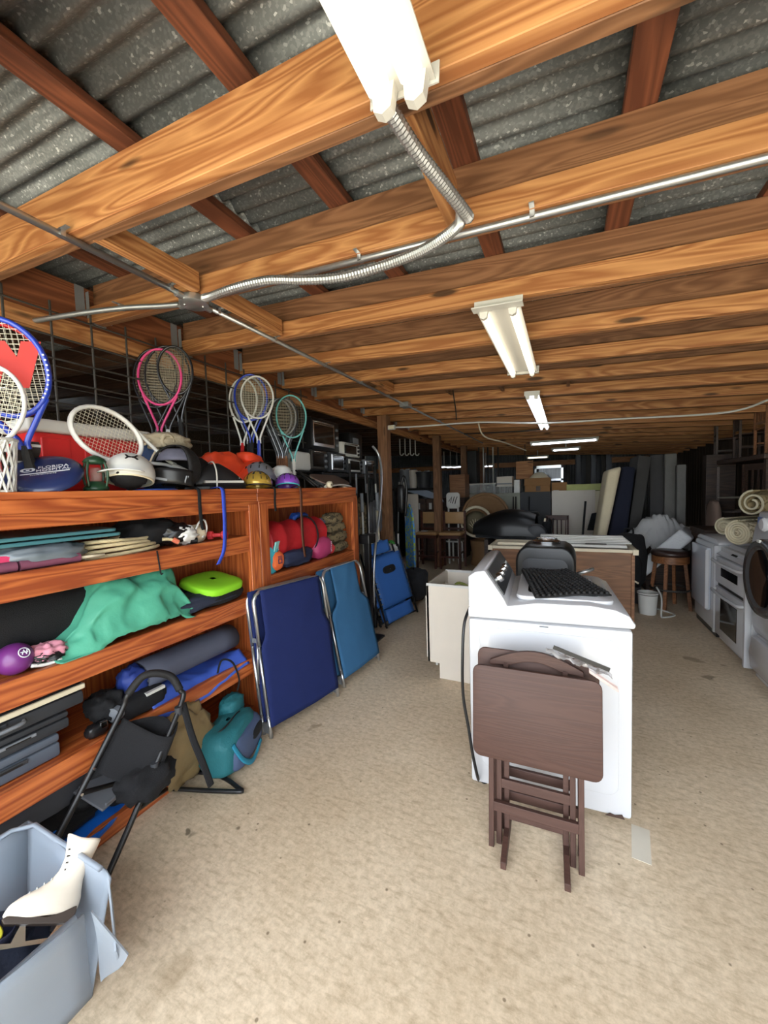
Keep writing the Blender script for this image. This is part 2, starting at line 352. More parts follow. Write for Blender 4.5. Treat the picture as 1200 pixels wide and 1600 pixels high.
# walls
WALLM = wood('wall_boards', (94, 78, 64), (62, 50, 40), ring=5, rough=.8)
def wallboards(name, p0, p1, h, step=.2):
    w = S(name); p0, p1 = Vector(p0), Vector(p1); d = (p1-p0); n = max(1, int(d.length/step)); d /= n
    for i in range(n):
        a = p0+d*(i+.5)
        hh = h if not callable(h) else h(a.x)
        o = MB().b2((0, -abs(d.length)/2+.004, -.01-.003*(i % 3)), (hh, abs(d.length)/2-.004, .012)).build('wall_board', WALLM, w)
        x = Vector((0, 0, 1)); y = d.normalized(); z = x.cross(y)
        o.matrix_local = Matrix.Translation(a) @ Matrix((x, y, z)).transposed().to_4x4()
    return w
wallboards('wall_right', (2.8, -.7, 0), (2.8, 13.5, 0), zc(2.8)+.25)
def corrwall(name, x0, x1, y, h):
    b = MB(); n = int((x1-x0)/.076*6); vs = []; fs = []
    for i in range(n+1):
        x = x0+(x1-x0)*i/n; w = .012*math.sin(2*PI*x/.076); vs += [(x, y+w, 0), (x, y+w, h(x))]
    for i in range(n): fs.append((2*i, 2*i+1, 2*i+3, 2*i+2))
    return st(b.add(vs, fs).build(name, GSH, smooth=True, solid=.002))
corrwall('wall_back', -7.1, 2.8, 13.5, lambda x: zc(x)+.26)
wb = board('header_board', (-7, 13.42, 2.3), (2.75, 13.42, 2.26), .04, .16, WJ); st(wb); wb.name = 'trim_5'
corrwall('wall_front', -7.1, -2.75, -.7, lambda x: zc(x)+.26)
# left wall of the far bay, with one bright opening
wl = S('wall_left')
WY0, WY1, WZ0, WZ1 = 4.55, 5.35, 2.28, 2.5
for (ya, yb, za, zb) in ((-.7, WY0, 0, 3.15), (WY1, 13.5, 0, 3.15), (WY0, WY1, 0, WZ0), (WY0, WY1, WZ1, 3.15)):
    n = max(1, int((yb-ya)/.3))
    for i in range(n):
        a = ya+(yb-ya)*i/n; c = ya+(yb-ya)*(i+1)/n
        MB().b2((-7.14, a+.003, za), (-7.1-.004*(i % 2), c-.003, zb)).build('wall_board', WALLM, wl)
wn = S('window_1')
MB().b2((-7.12, WY0, WZ0), (-7.115, WY1, WZ1)).build('pane', mat('window_glass', (240, 245, 250), .05, trans=1, var=0), wn)
b = MB()
for (ya, yb, za, zb) in ((WY0, WY1, WZ0, WZ0+.03), (WY0, WY1, WZ1-.03, WZ1), (WY0, WY0+.03, WZ0, WZ1), (WY1-.03, WY1, WZ0, WZ1)): b.b2((-7.15, ya, za), (-7.09, yb, zb))
b.build('window_frame', OFFW, wn)
# ================================================================== lamps, conduit and wiring under the joists
def lamp(name, label, y0, y1, x, w, tubes, tm, cap=True, drop=.07, cross=False, hm=None, tr=.02, z=None, stem=0):
    """strip lamp hung below the joists, running along y (or x when cross)"""
    z = (zc(x) if z is None else z); ln = y1-y0
    t = T(name, label, 'lamp', (x, y0, z-.002), -PI/2 if cross else 0)
    if not cross: t.rotation_euler = (0, SL, 0)
    hm = hm or WPLA
    MB().prism([(-w*.32, 0), (-w*.5, -drop*.55), (-w*.5, -drop*.62), (-w*.2, -drop*.5), (w*.2, -drop*.5), (w*.5, -drop*.62), (w*.5, -drop*.55), (w*.32, 0)], 0, ln, 'xz').build('housing', hm, t)
    for s in tubes:
        b = MB(); zt = -drop*.62-tr*.55
        b.tube([(s*w, .035, zt), (s*w, .05, zt), (s*w, ln-.05, zt), (s*w, ln-.035, zt)], [tr*.55, tr, tr, tr*.55], 10).build('tube', tm, t, smooth=True)
        for yv in (.018, ln-.018):
            MB().prism([(s*w-tr*1.05, -drop*.5), (s*w-tr*.8, zt-tr*1.1), (s*w, zt-tr*1.5), (s*w+tr*.8, zt-tr*1.1), (s*w+tr*1.05, -drop*.5)], yv-.012, yv+.012, 'xz').build('socket', hm, t)
    if stem: MB().cyl((0, ln/2, 0), (0, ln/2, stem), .015, 8).build('stem', hm, t)
    if cap:
        for yv in (-.004, ln): MB().b2((-w*.55, yv, -drop*.72), (w*.55, yv+.004, 0)).build('end_plate', hm, t)
    return t
lamp('strip_lamp', 'nearest lit ceiling lamp with two fat round-ended tubes, flexible conduit plugged into its end', -.42, .86, -.325, .15, (-.25, .25), TUBE, drop=.06, tr=.026)
l2 = lamp('strip_lamp', 'white ceiling lamp with wide end flanges and two glowing tubes, second from the front', 2.02, 3.24, -.3, .21, (-.33, .33), TUBE, drop=.07)
MB().b2((-.12, -.05, -.05), (.12, .012, -.045)).build('flange', WPLA, l2); MB().b2((-.115, 1.21, -.055), (.115, 1.235, -.05)).build('flange', WPLA, l2)
lamp('strip_lamp', 'long cool-white twin-tube ceiling lamp behind the flanged one', 4.1, 6.5, -.3, .13, (-.3, .3), TUBEC, cap=True, drop=.06)
lamp('strip_lamp', 'single-tube lamp mounted crosswise deep in the shed', -.62, .52, 0, .1, (0,), TUBEC, cross=True)
def cross_lamp(label, xa, xb, y, w, tubes, z, tm=None):
    t = lamp('strip_lamp', label, 0, xb-xa, 0, w, tubes, tm or TUBEC, cross=True, z=z, stem=max(0, zc((xa+xb)/2)+.2-z)); t.location = (xa, y, z); return t
bpy.data.objects.remove  # noqa
for o in [x for x in bpy.data.objects if x.get('label', '').startswith('single-tube lamp mounted crosswise')]:
    o.location = (-.62, 8.0, 2.42)
cross_lamp('short white cross lamp just behind the single-tube one', -.3, .28, 9.75, .14, (0,), 2.42)
cross_lamp('small bare wrap lamp farthest back under the joists', -1.02, -.45, 11.85, .2, (-.2, .2), 2.42, TUBE)
for k, (px, w) in enumerate(((694, .35), (704, .3), (714, .3))):
    p = pY(px, 727, 11.5); cross_lamp('tiny glowing lamp far beyond the posts at left, %s of its row' % ('first', 'second', 'third')[k], p.x-w/2, p.x+w/2, 11.5, .1, (0,), p.z)
for k, (px, w) in enumerate(((747, .5), (759, .5))):
    p = pY(px, 726, 12.3); cross_lamp('%s of two small lamps glowing behind the thin white pipes' % ('left', 'right')[k], p.x-w/2, p.x+w/2, 12.3, .1, (0,), p.z)
# rigid conduit lines
def strap(p, ax, par):
    b = MB(); p = Vector(p)
    if ax == 'y': b.box(p+Vector((0, 0, .006)), (.03, .016, .028)).box(p+Vector((.03, 0, .017)), (.035, .016, .003))
    else: b.box(p+Vector((0, 0, .006)), (.016, .03, .028)).box(p+Vector((0, -.03, .017)), (.016, .035, .003))
    b.build('strap', GALV, par)
cz = zc(-1.7)-.016
c1 = T('conduit', 'long straight steel conduit running away from camera under the left joists', 'conduit', (0, 0, 0))
MB().tube([(-1.7, -.8, cz), (-1.7, 1.36, cz)], .0135, 10).build('pipe', GALV, c1, smooth=True)
MB().tube([(-1.7, 1.5, cz), (-1.7, 4.22, cz), ], .0125, 10).build('pipe', GALV, c1, smooth=True)
MB().tube([(-1.7, 4.36, cz), (-1.7, 8.2, cz), (-1.7, 8.9, cz)], .0125, 8).build('pipe', GALV, c1, smooth=True)
for y in (.86, 1.3, 1.58, 2.03, 2.62, 3.2, 3.8, 4.6, 5.6): strap((-1.7, y, cz), 'y', c1)
jb = T('junction_box', 'round galvanised junction box where the conduits meet', 'junction box', (-1.7, 1.43, cz))
MB().lathe([(.035, .012), (.066, .01), (.07, 0), (.07, -.022), (.062, -.028), (.0, -.028)], 20).build('body', GALV, jb, smooth=2)
for a in (0, PI/2, PI, -PI/2): MB().cyl((.06*math.cos(a), .06*math.sin(a), -.006), (.1*math.cos(a), .1*math.sin(a), -.006), .018, 10).build('connector', GALV, jb, smooth=2)
for (x, y) in ((.03, .03), (-.03, -.03)): MB().cyl((x, y, -.026), (x, y, -.032), .006, 8).build('screw', CHROME, jb)
jb2 = T('junction_box', 'small square steel junction box farther along the straight conduit', 'junction box', (-1.7, 4.29, cz))
MB().box((0, 0, 0), (.11, .13, .05)).build('body', GALV, jb2, bevel=.004); MB().box((0, 0, -.027), (.1, .12, .003)).build('cover', HANG, jb2)
c2 = T('conduit', 'thin steel conduit crossing to the right along the second joist', 'conduit', (0, 0, 0))
pts = [(x, 1.44 + .012*0, zc(x)-.014) for x in (-1.6, -.4, .6, 2.7)]
MB().tube(pts, .0125, 10).build('pipe', GALV, c2, smooth=True)
for x in (-.1, .9, -.75): strap((x, 1.44, zc(x)-.014), 'x', c2)
c3 = T('conduit', 'short bent conduit from the junction box to the girder above the rackets', 'conduit', (0, 0, 0))
MB().tube(bez([(-1.79, 1.43, cz), (-1.9, 1.4, cz+.004), (-2.1, 1.33, cz+.01), (-2.35, 1.24, cz+.0), (-2.6, 1.15, cz-.02)], 6), .0135, 10).build('pipe', GALV, c3, smooth=True)
strap((-2.12, 1.33, cz+.012), 'x', c3)
# flexible armoured conduit: from the near lamp down and across to the junction box
fx = T('flexible_conduit', 'ribbed flexible conduit looping from nearest lamp to the round junction box', 'conduit', (0, 0, 0))
pp = [(-.37, .86, 2.46), (-.35, 1.0, 2.455), (-.315, 1.15, 2.45), (-.285, 1.3, 2.45)]
for (px, py, z) in ((722, 330, 2.46), (716, 352, 2.45), (680, 380, 2.45), (640, 400, 2.45), (590, 418, 2.45), (530, 434, 2.46), (470, 438, 2.47), (420, 438, 2.49), (370, 449, 2.51), (330, 463, 2.54)): pp.append(fl(px, py, z))
pp.append((-1.62, 1.43, cz-.006)); path = bez(pp, 26); ln = 0; rs = []
for i, p in enumerate(path): rs.append(.0165 if i % 2 else .0195)
MB().tube(path, rs, 10).build('ribbed_sleeve', GALV, fx, smooth=False)
# loose white cables across the rear ceiling
def cable(label, pts, r, m, n=6, name='cable'):
    o = MB().tube(bez(pts, n), r, 6).build(name, m, smooth=True); return tag(o, label, 'cable')
cable('white plastic cable sagging across the rear joists from the first post to the right wall', [pY(612, 668, 4.95), pY(660, 666, 5.2), pY(745, 660, 5.3), pY(850, 661, 5.4), pY(960, 655, 5.4), pY(1130, 645, 5.4), pY(1200, 625, 5.2)], .012, WPLA)
cable('pale cable drooping from the joists toward the farthest lamps', [pY(747, 660, 5.6), pY(757, 682, 5.9), pY(790, 692, 6.8), pY(822, 704, 8)], .011, CREAM)
cable('thin black cable swagged between the rear lamps', [pY(725, 678, 7), pY(770, 676, 7), pY(810, 674, 7), pY(850, 670, 7)], .012, BLK)
cable('thin dark wire hanging from a joist left of the flanged lamp', [pY(711, 585, 3.9), pY(708, 610, 4.0), pY(712, 640, 4.3), pY(713, 656, 4.4)], .006, BLK)
bx = T('outlet_box', 'white electrical box at the top of the first wooden post', 'electrical box', pY(612, 668, 4.9))
MB().box((0, 0, 0), (.1, .05, .06)).build('body', WPLA, bx, bevel=.006); MB().box((0, -.028, 0), (.07, .006, .04)).build('cover', CREAM, bx)
# ================================================================== top-loading washer in the middle of the floor
w = T('washing_machine', 'white top-loading washing machine standing free on the open floor', 'washer', (-.46, 1.96, 0), .055)
def X3(pts, a, b, name, m, par, **k): return MB().prism(pts, a, b, 'xz').build(name, m, par, **k)
D = .69
X3([(0, .03), (.73, .03), (.73, .915), (0, .905)], 0, D, 'cabinet', WHITE, w, bevel=.014, smooth=True)
MB().prism(rrect(.62, .74, .05, 5, .365, .5), -.004, .004, 'xz').build('side_panel', WHITE, w, bevel=.0035, seg=3, smooth=True)
X3([(-.002, .912), (.738, .925), (.74, .945), (.715, .985), (.66, 1.008), (.56, 1.02), (.33, 1.014), (.18, .985), (-.002, .968)], -.004, D+.004, 'top_cover', WHITE, w, bevel=.012, smooth=True)
X3([(0, .96), (0, 1.125), (.035, 1.15), (.085, 1.16), (.178, 1.02), (.2, .975)], 0, D, 'console', WHITE, w, bevel=.012, smooth=True)
cp = MB(); a, b_ = Vector((.096, 0, 1.154)), Vector((.176, 0, 1.03)); nrm = Vector((.84, 0, .54))*.003
for y0, y1 in ((.035, D-.035),):
    vs = [a+nrm+Vector((0, y0, 0)), a+nrm+Vector((0, y1, 0)), b_+nrm+Vector((0, y1, 0)), b_+nrm+Vector((0, y0, 0))]
    cp.add(vs+[v-nrm*2 for v in vs], [(0, 1, 2, 3), (7, 6, 5, 4), (0, 4, 5, 1), (1, 5, 6, 2), (2, 6, 7, 3), (3, 7, 4, 0)])
pan = cp.build('control_panel', mat('graphite_panel', (44, 46, 50), .3, var=.06), w, bevel=.002)
mid = (a+b_)/2
for y, r in ((.14, .028), (.24, .02), (.36, .02), (.44, .02)):
    c = mid+Vector((0, y, 0)); MB().cyl(c, c+nrm*8, r, 16, r*.85).build('knob', CHROME, pan, smooth=2)
for y in (.52, .56, .6):
    c = mid+Vector((0, y, 0)); MB().cyl(c, c+nrm*3, .008, 8).build('button', WPLA, pan)
lid = MB().prism(rrect(.44, .56, .05, 4, .45, .345), 1.004, 1.026, 'xy').build('lid', WHITE, w, bevel=.006, smooth=True)
MB().prism(rrect(.33, .42, .04, 4, .45, .345), 1.022, 1.0285, 'xy').build('lid_glass', GLASS, lid)
for x in (.06, .67):
    for y in (.06, D-.06): MB().cyl((x, y, 0), (x, y, .035), .022, 10).build('foot', BLK, w)
MB().b2((.34, -.008, .898), (.38, -.004, .902)).build('clip', GREYP, w)
MB().prism([(.62, .03), (.64, .046), (.66, .04), (.69, .05), (.7, .03)], -.0052, -.003, 'xz').build('chip_mark', mat('rust_chip', (70, 52, 44), .9), w)
tag(MB().tube(bez([(-.475, 2.06, .93), (-.49, 1.99, .86), (-.492, 1.95, .7), (-.49, 1.94, .5), (-.46, 1.925, .33), (-.44, 1.92, .2), (-.42, 1.92, .1), (-.43, 2.0, .012)], 8), .008, 8).build('power_cord', BLK, smooth=True), 'black power cord hanging down the left edge of the free-standing washer', 'cord')
tp = MB().b2((0, 0, 0), (.07, .19, .0012)).build('tape_strip', mat('pale_tape', (214, 206, 190), .5)); tp.location = (.245, 1.83, 0); tp.rotation_euler = (0, 0, -.12)
tag(tp, 'strip of pale tape stuck to concrete beside the washer corner', 'tape')
# knobbly rubber mat on the lid
q = [Vector((-.26, 2.56, 1.047)), Vector((.0, 2.66, 1.04)), Vector((.20, 2.17, 1.034)), Vector((-.14, 2.0, 1.034))]
def qp(u, v): 
    p = (q[0]*(1-u)+q[1]*u)*(1-v)+(q[3]*(1-u)+q[2]*u)*v; return p+Vector((0, 0, .004*math.sin(u*7+v*4)))
rm = T('rubber_mat', 'black knobbly rubber mat lying askew on the washer lid', 'mat', qp(.5, .5)); r0 = rm.location.copy()
MB().surf(lambda u, v: qp(u, v)-r0, 14, 16).build('sheet', BLKM, rm, solid=.007, smooth=True)
b = MB()
for i in range(13):
    for j in range(17):
        p = qp((i+.5)/13, (j+.5)/17)-r0; b.lathe([(.0105, 0), (.010, .010), (.006, .014), (.0, .015)], 6, c=p+Vector((0, 0, .002)), cap=False)
o = b.build('studs', BLKM, rm, smooth=True); o['kind'] = 'stuff'
# ================================================================== folded tray tables leaning on the washer
def tray(label, w_, h_, z0, open_legs, mt, dy):
    t = T('tray_table', label, 'tray table', (-.125, 1.635+dy, 0)); t.rotation_euler = (-.085, 0, .035)
    MB().prism(rrect(w_, h_, .035, 5, 0, z0+h_/2), 0, .016, 'xz').build('top', mt, t, bevel=.005, smooth=True)
    for s in (-1, 1):
        for (dx, yo, zt) in ((.178, .03, z0+.2), (.148, .055, z0+.12)):
            o = MB().b2((0, -.011, -.011), (zt, .011, .011)).build('leg', mt, t, bevel=.002)
            o.matrix_local = frame(Vector((s*dx, yo, 0)), (0, 0, 1), (1, 0, 0))
        MB().b2((s*.165-.03, .016, z0+.02), (s*.165+.03, .03, z0+.04)).build('cleat', mt, t)
    MB().b2((-.168, .02, .16), (.168, .04, .2)).build('stretcher', mt, t, bevel=.002)
    MB().b2((-.14, .046, .25), (.14, .064, .29)).build('stretcher', mt, t, bevel=.002)
    return t
tray('dark brown folding tray table, front one, its top panel facing the camera', .51, .4, .395, True, WD, 0)
tray('second dark brown folding tray table sandwiched behind the front one', .5, .41, .43, False, WD, .085)
rk = T('tray_rack', 'dark wooden carrying rack with arched handle between the folded tray tables', 'rack', (-.125, 1.705, 0)); rk.rotation_euler = (-.06, 0, .035)
pr_ = [(-.19, .78)]+[(-.19+.38*i/12, .80+.06*math.sin(PI*i/12)) for i in range(13)]+[(.19, .78)]+[(.1-.2*i/8, .79+.025*math.sin(PI*i/8)) for i in range(9)]
MB().prism(pr_, 0, .02, 'xz').build('handle', WD, rk, bevel=.003)
for s in (-1, 1):
    MB().b2((s*.12-.011, 0, .02), (s*.12+.011, .022, .8)).build('upright', WD, rk, bevel=.002)
    MB().prism([(-.15, -.0), (-.15, .03), (-.05, .06), (.08, .06), (.13, .03), (.13, 0)], s*.12-.011, s*.12+.011, 'yz').build('foot', WD, rk, bevel=.002)
MB().b2((-.12, .002, .1), (.12, .02, .14)).build('crossbar', WD, rk)
BAGC = mat('clear_film', (225, 222, 222), .15, var=.2, scale=20, alpha=.55)
pk = T('blister_pack', 'crumpled clear plastic packaging with black edge lying across the tray tables', 'packaging', (.02, 1.72, .84))
MB().surf(lambda u, v: Vector((-.1+.24*u, -.02+.05*v+.012*math.sin(u*23), .05-.07*u+.022*noise.noise(Vector((u*9, v*6, 1))))), 22, 8).build('film', BAGC, pk, smooth=True)
MB().b2((-.09, -.028, .045), (.12, -.022, .06)).build('edge_strip', BLK, pk).rotation_euler = (0, .3, 0)
MB().surf(lambda u, v: Vector((.06+.1*u, -.035+.04*v, -.005-.06*u+.008*math.sin(v*7))), 6, 6).build('paper_insert', mat('printed_insert', (214, 190, 182), .7, var=.3, scale=60), pk, solid=.001)
# ================================================================== white base cabinet left of the washer
cb = T('base_cabinet', 'open-topped white base cabinet with toe-kick behind the washer', 'cabinet', (-1.06, 3.03, 0), .0)
X3([(0, .13), (.1, .13), (.1, 0), (.6, 0), (.6, .79), (0, .79)], 0, .018, 'side_panel', OFFW, cb, bevel=.002)
X3([(0, .13), (.1, .13), (.1, 0), (.6, 0), (.6, .79), (0, .79)], .58, .598, 'side_panel', OFFW, cb, bevel=.002)
MB().b2((.58, .018, .1), (.6, .58, .79)).build('back_panel', OFFW, cb); MB().b2((.02, .018, .12), (.58, .58, .14)).build('floor_panel', OFFW, cb)
MB().b2((0, .0, .13), (.02, .05, .79)).b2((0, .55, .13), (.02, .598, .79)).b2((0, .05, .7), (.02, .55, .79)).build('face_frame', OFFW, cb, bevel=.002)
MB().b2((-.02, .03, .15), (0, .57, .68)).build('door', OFFW, cb, bevel=.004)
MB().b2((0, -.002, .775), (.6, .02, .795)).build('top_rail', WPLA, cb); MB().b2((0, .57, .775), (.6, .6, .795)).build('top_rail', WPLA, cb)
MB().b2((.1, .05, 0), (.115, .57, .13)).build('toe_kick', OFFW, cb); MB().cyl((.07, .03, .1), (.07, .03, .13), .012, 8).build('leveller', WPLA, cb)
GRN = mat('olive_green_plastic', (128, 138, 62), .5, var=.2)
gc = T('plastic_container', 'olive green plastic container resting inside the open white cabinet', 'container', (-.74, 3.32, .14))
MB().lathe([(.11, 0), (.12, .05), (.12, .48), (.09, .55), (.04, .58), (.035, .62)], 18).build('body', GRN, gc, smooth=True)
MB().tube(bez([(-.04, 0, .58), (-.13, 0, .6), (-.17, 0, .5), (-.12, 0, .38)], 5), .014, 8).build('handle', GRN, gc, smooth=True)
cl = MB().surf(lambda u, v: Vector((-.55+.1*u+.03*math.sin(v*6), 3.08+.25*v, .82-.34*u**2+.02*math.sin(v*11+u*3))), 10, 14).build('draped_cloth', mat('beige_cloth', (186, 176, 152), .9, bump=.3), solid=.004, smooth=True)
tag(cl, 'beige rag hanging into the open white cabinet', 'cloth')
# ================================================================== black grill behind the washer
g = T('portable_grill', 'black rounded-top portable grill with chrome knob behind the washer', 'grill', (-.15, 3.12, 0), -.03)
def dome(c, wx, wy, z0, z1, n=10):
    pr = [(-wx/2, z0)]+[(-wx/2+.05*0+(.1)*(1-math.cos(PI/2*i/n)), z1-.13+.13*math.sin(PI/2*i/n)) for i in range(n+1)]
    return pr+[(-x, z) for x, z in pr[::-1]]
MB().prism(dome(0, .42, .4, .62, 1.12), 0, .38, 'xz').build('lid', BLK, g, bevel=.02, seg=3, smooth=True)
MB().prism(rrect(.32, .36, .06, 5, 0, .85), -.006, .004, 'xz').build('lid_panel', CHAR, g, bevel=.003, smooth=True)
MB().b2((-.19, .01, .42), (.19, .37, .62)).build('firebox', BLK, g, bevel=.02, smooth=True)
MB().lathe([(.1, 1.11), (.105, 1.14), (.08, 1.152), (.075, 1.165), (0, 1.17)], 22, c=(0, .19, 0), sq=(1, .8)).build('top_vent', CHROME, g, smooth=2)
MB().tube([(.2, .1, .9), (.3, .1, .94), (.32, .16, .94), (.32, .26, .92), (.3, .3, .9), (.2, .3, .86)], .013, 8).build('side_handle', GALV, g, smooth=True)
for x in (-.16, .16):
    for y in (.06, .32): MB().cyl((x, y, .43), (x*1.25, y, 0), .012, 8).build('leg', BLK, g)
# ================================================================== brown chest with pale boards on it
ch = T('wooden_chest', 'long brown wooden cabinet with pale moulded top edge behind the grill', 'cabinet', (-.87, 5.0, 0), 0)
MB().b2((0, .02, .02), (1.55, .62, .80)).build('body', WK, ch, bevel=.004)
MB().b2((-.03, 0, .80), (1.58, .03, .835)).b2((-.03, .61, .8), (1.58, .64, .835)).b2((-.03, .03, .8), (.02, .61, .835)).b2((1.53, .03, .8), (1.58, .61, .835)).build('top_frame', CREAM, ch, bevel=.003)
MB().b2((.02, .03, .79), (1.53, .61, .81)).build('top_panel', OFFW, ch)
MB().b2((-.035, -.012, .78), (.02, .03, .84)).b2((1.53, -.012, .78), (1.585, .03, .84)).build('corner_post', CREAM, ch, bevel=.004)
for x in (0.01, 1.52): MB().b2((x, .0, 0), (x+.03, .02, .79)).build('stile', WK, ch)
for k, (x0, x1, y0, z, hh, rz, ms, nm) in enumerate(((-.8, .0, 5.08, .836, .035, .02, CREAM, 'left'), (-.05, .62, 5.12, .836, .03, -.02, WPLA, 'right'))):
    o = MB().b2((0, 0, 0), (x1-x0, .22, hh)).build('drawer_front', ms, bevel=.004); o.location = (x0, y0, z); o.rotation_euler = (0, 0, rz)
    tag(o, 'pale painted board lying on the brown cabinet, %s of the grill' % nm, 'board')
sp = T('boxed_blinds', 'stack of white slatted blinds lying on the brown cabinet at right', 'blinds', (-.3, 5.3, .868))
for k in range(5): MB().b2((0, -.06+.003*k, k*.018), (.98-.02*k, .06, k*.018+.014)).build('slat', WPLA, sp, bevel=.002)
tag(MB().b2((-.42, 5.09, .873), (-.2, 5.15, .885)).build('wood_strip', WO, bevel=.002), 'short honey-coloured stick on the left pale board', 'stick')
tag(MB().b2((.2, 5.13, .868), (.42, 5.17, .878)).build('metal_strip', STEEL, bevel=.002), 'short dark metal strip on the right pale board', 'strip')
# ================================================================== right-hand row of appliances
WH2 = mat('aged_white_enamel', (204, 206, 210), .25, var=.05, coat=.3)
d = T('clothes_dryer', 'white dryer with big square door, farthest of the right-hand appliances', 'dryer', (1.34, 5.54, 0), -PI/2)
# local: x along the row (away from far end), y into the wall
MB().b2((0, 0, .05), (.69, .7, .93)).build('body', WH2, d, bevel=.03, seg=3, smooth=True)
MB().prism([(0, .93), (.69, .93), (.69, .955), (.6, .985), (.09, .985), (0, .955)], .02, .72, 'xz').build('top', WH2, d, bevel=.01, smooth=True)
MB().b2((.06, -.045, .24), (.58, 0, .89)).build('door', mat('dryer_door', (196, 202, 212), .2, var=.04, coat=.4), d, bevel=.02, seg=3, smooth=True)
MB().b2((.56, -.055, .26), (.59, -.02, .87)).build('door_edge', WHITE, d, bevel=.008)
MB().b2((.64, -.01, .05), (.69, .03, .93)).build('corner_trim', WHITE, d, bevel=.01)
MB().b2((.02, .02, 0), (.67, .68, .05)).build('plinth', BLK, d)
MB().b2((.04, .6, .98), (.65, .72, 1.0)).build('console', GREYP, d)
ov = T('double_oven_range', 'white double-oven range between the dryer and the front-loader', 'oven', (1.345, 4.8, 0), -PI/2)
MB().b2((0, .02, .02), (.72, .66, .93)).build('body', WH2, ov, bevel=.006)
for z0, z1, nm in ((.08, .55, 'lower'), (.59, .84, 'upper')):
    dr = MB().b2((.01, -.02, z0), (.71, .02, z1)).build('oven_door', WH2, ov, bevel=.008, smooth=True)
    MB().b2((.16, -.024, z0+.08), (.55, -.018, z1-.09)).build('window', GLASS, dr, bevel=.01)
    MB().tube(bez([(.04, -.02, z1-.03), (.06, -.06, z1-.03), (.36, -.075, z1-.03), (.66, -.06, z1-.03), (.68, -.02, z1-.03)], 6), .014, 8).build('handle', WHITE, dr, smooth=True)
MB().prism([(-.02, .86), (.1, .955), (.14, .955), (.14, .86)], .0, .72, 'yz').build('control_panel', WH2, ov, bevel=.006)
o = MB().b2((-.06, -.03, 0), (.06, .03, .003)).build('display', GLASS, ov); o.matrix_local = Matrix.Translation((.36, .03, .91)) @ Euler((math.radians(38), 0, 0)).to_matrix().to_4x4()
MB().b2((.02, -.002, .555), (.7, .02, .585)).build('vent_gap', BLK, ov); MB().b2((0, .14, .93), (.72, .66, .945)).build('cooktop', WH2, ov, bevel=.004)
MB().b2((.68, -.022, .02), (.72, .02, .93)).build('side_trim', WHITE, ov, bevel=.004)
fw = T('front_load_washer', 'white front-loading washer with grey round door on a drawer pedestal, cut by frame edge', 'washer', (1.34, 4.0, 0), -PI/2)
MB().b2((0, .02, .36), (.69, .75, 1.33)).build('body', WHITE, fw, bevel=.03, seg=3, smooth=True)
MB().prism([(.02, .36), (.0, .42), (-.02, .7), (-.02, 1.05), (0, 1.2), (.05, 1.32), (.1, 1.32), (.1, .36)], .005, .685, 'yz').build('front_panel', WHITE, fw, bevel=.012, smooth=True)
rg = MB().lathe([(.19, -.03), (.22, -.06), (.27, -.065), (.285, -.04), (.285, 0)], 32, axis='y', c=(.34, -.02, .86), cap=False).build('door_ring', mat('door_ring_grey', (92, 94, 98), .25, metal=.5), fw, smooth=True)
MB().lathe([(.0, -.02), (.08, -.028), (.15, -.035), (.2, -.045), (.215, -.05)], 28, axis='y', c=(.34, -.02, .86), cap=False).build('door_glass', GLASS, rg, smooth=True)
MB().box((.34, -.085, 1.13), (.05, .014, .02)).build('door_catch', WPLA, rg, bevel=.004)
MB().lathe([(.05, 0), (.055, -.02), (.04, -.035), (0, -.036)], 20, axis='y', c=(.22, 0, 1.24)).build('selector_knob', WHITE, fw, smooth=2)
MB().box((.08, .012, 1.26), (.08, .01, .05)).build('badge', mat('blue_badge', (90, 110, 160), .4), fw)
for x in (.36, .44, .52): MB().box((x, .004, 1.24), (.035, .012, .025)).build('button', CHAR, fw, bevel=.003)
MB().b2((0, .03, .0), (.69, .74, .345)).build('pedestal', WHITE, fw, bevel=.01)
MB().prism([(.03, .03), (-.01, .08), (-.02, .2), (-.005, .33), (.03, .335)], .01, .68, 'yz').build('pedestal_drawer', WHITE, fw, bevel=.006, smooth=True)
# rolled rugs on and behind the appliances
def rug(label, a, b, r, m, m2, turns=3):
    a, b = Vector(a), Vector(b); t = T('rolled_rug', label, 'rug', a); x = (b-a); ln = x.length; R = frame(Vector((0, 0, 0)), x, (0, 0, 1))
    def sp_(s, rr): an = s*2*PI*turns; q_ = .25+.75*s; return Vector((0, math.cos(an)*rr*q_, math.sin(an)*rr*q_))
    n = turns*18; B = MB(); B.M = R
    B.surf(lambda u, v: sp_(u, r)+Vector((v*ln, .006*noise.noise(Vector((u*8, v*5, 0))), 0)), n, 8); B.build('roll', m, t, solid=.012, smooth=True)
    B = MB(); B.M = R; B.tube([sp_(i/n, r)+Vector((-.003, 0, 0)) for i in range(n+1)], .011, 5); B.build('bound_edge', m2, t, smooth=True)
    return t
def ornate(name, c0, c1, sc):
    m, t, b = _nt(name); N, L = t.nodes.new, t.links.new; tc = N('ShaderNodeTexCoord')
    n = N('ShaderNodeTexNoise'); n.inputs['Scale'].default_value = sc; n.inputs['Detail'].default_value = 1.5; n.inputs['Distortion'].default_value = 1.6; L(tc.outputs['Object'], n.inputs['Vector'])
    r = N('ShaderNodeValToRGB'); r.color_ramp.interpolation = 'CONSTANT'; r.color_ramp.elements[0].color = lin(c0); r.color_ramp.elements[1].position = .52; r.color_ramp.elements[1].color = lin(c1); L(n.outputs['Fac'], r.inputs[0]); L(r.outputs[0], b.inputs['Base Color']); b.inputs['Roughness'].default_value = .95; return m
RUG = ornate('ornate_rug', (206, 194, 166), (132, 120, 96), 28); RUG2 = ornate('tan_rug', (150, 132, 96), (112, 96, 66), 9)
CRM = mat('cream_fabric', (206, 196, 168), .95, var=.08, bump=.4)
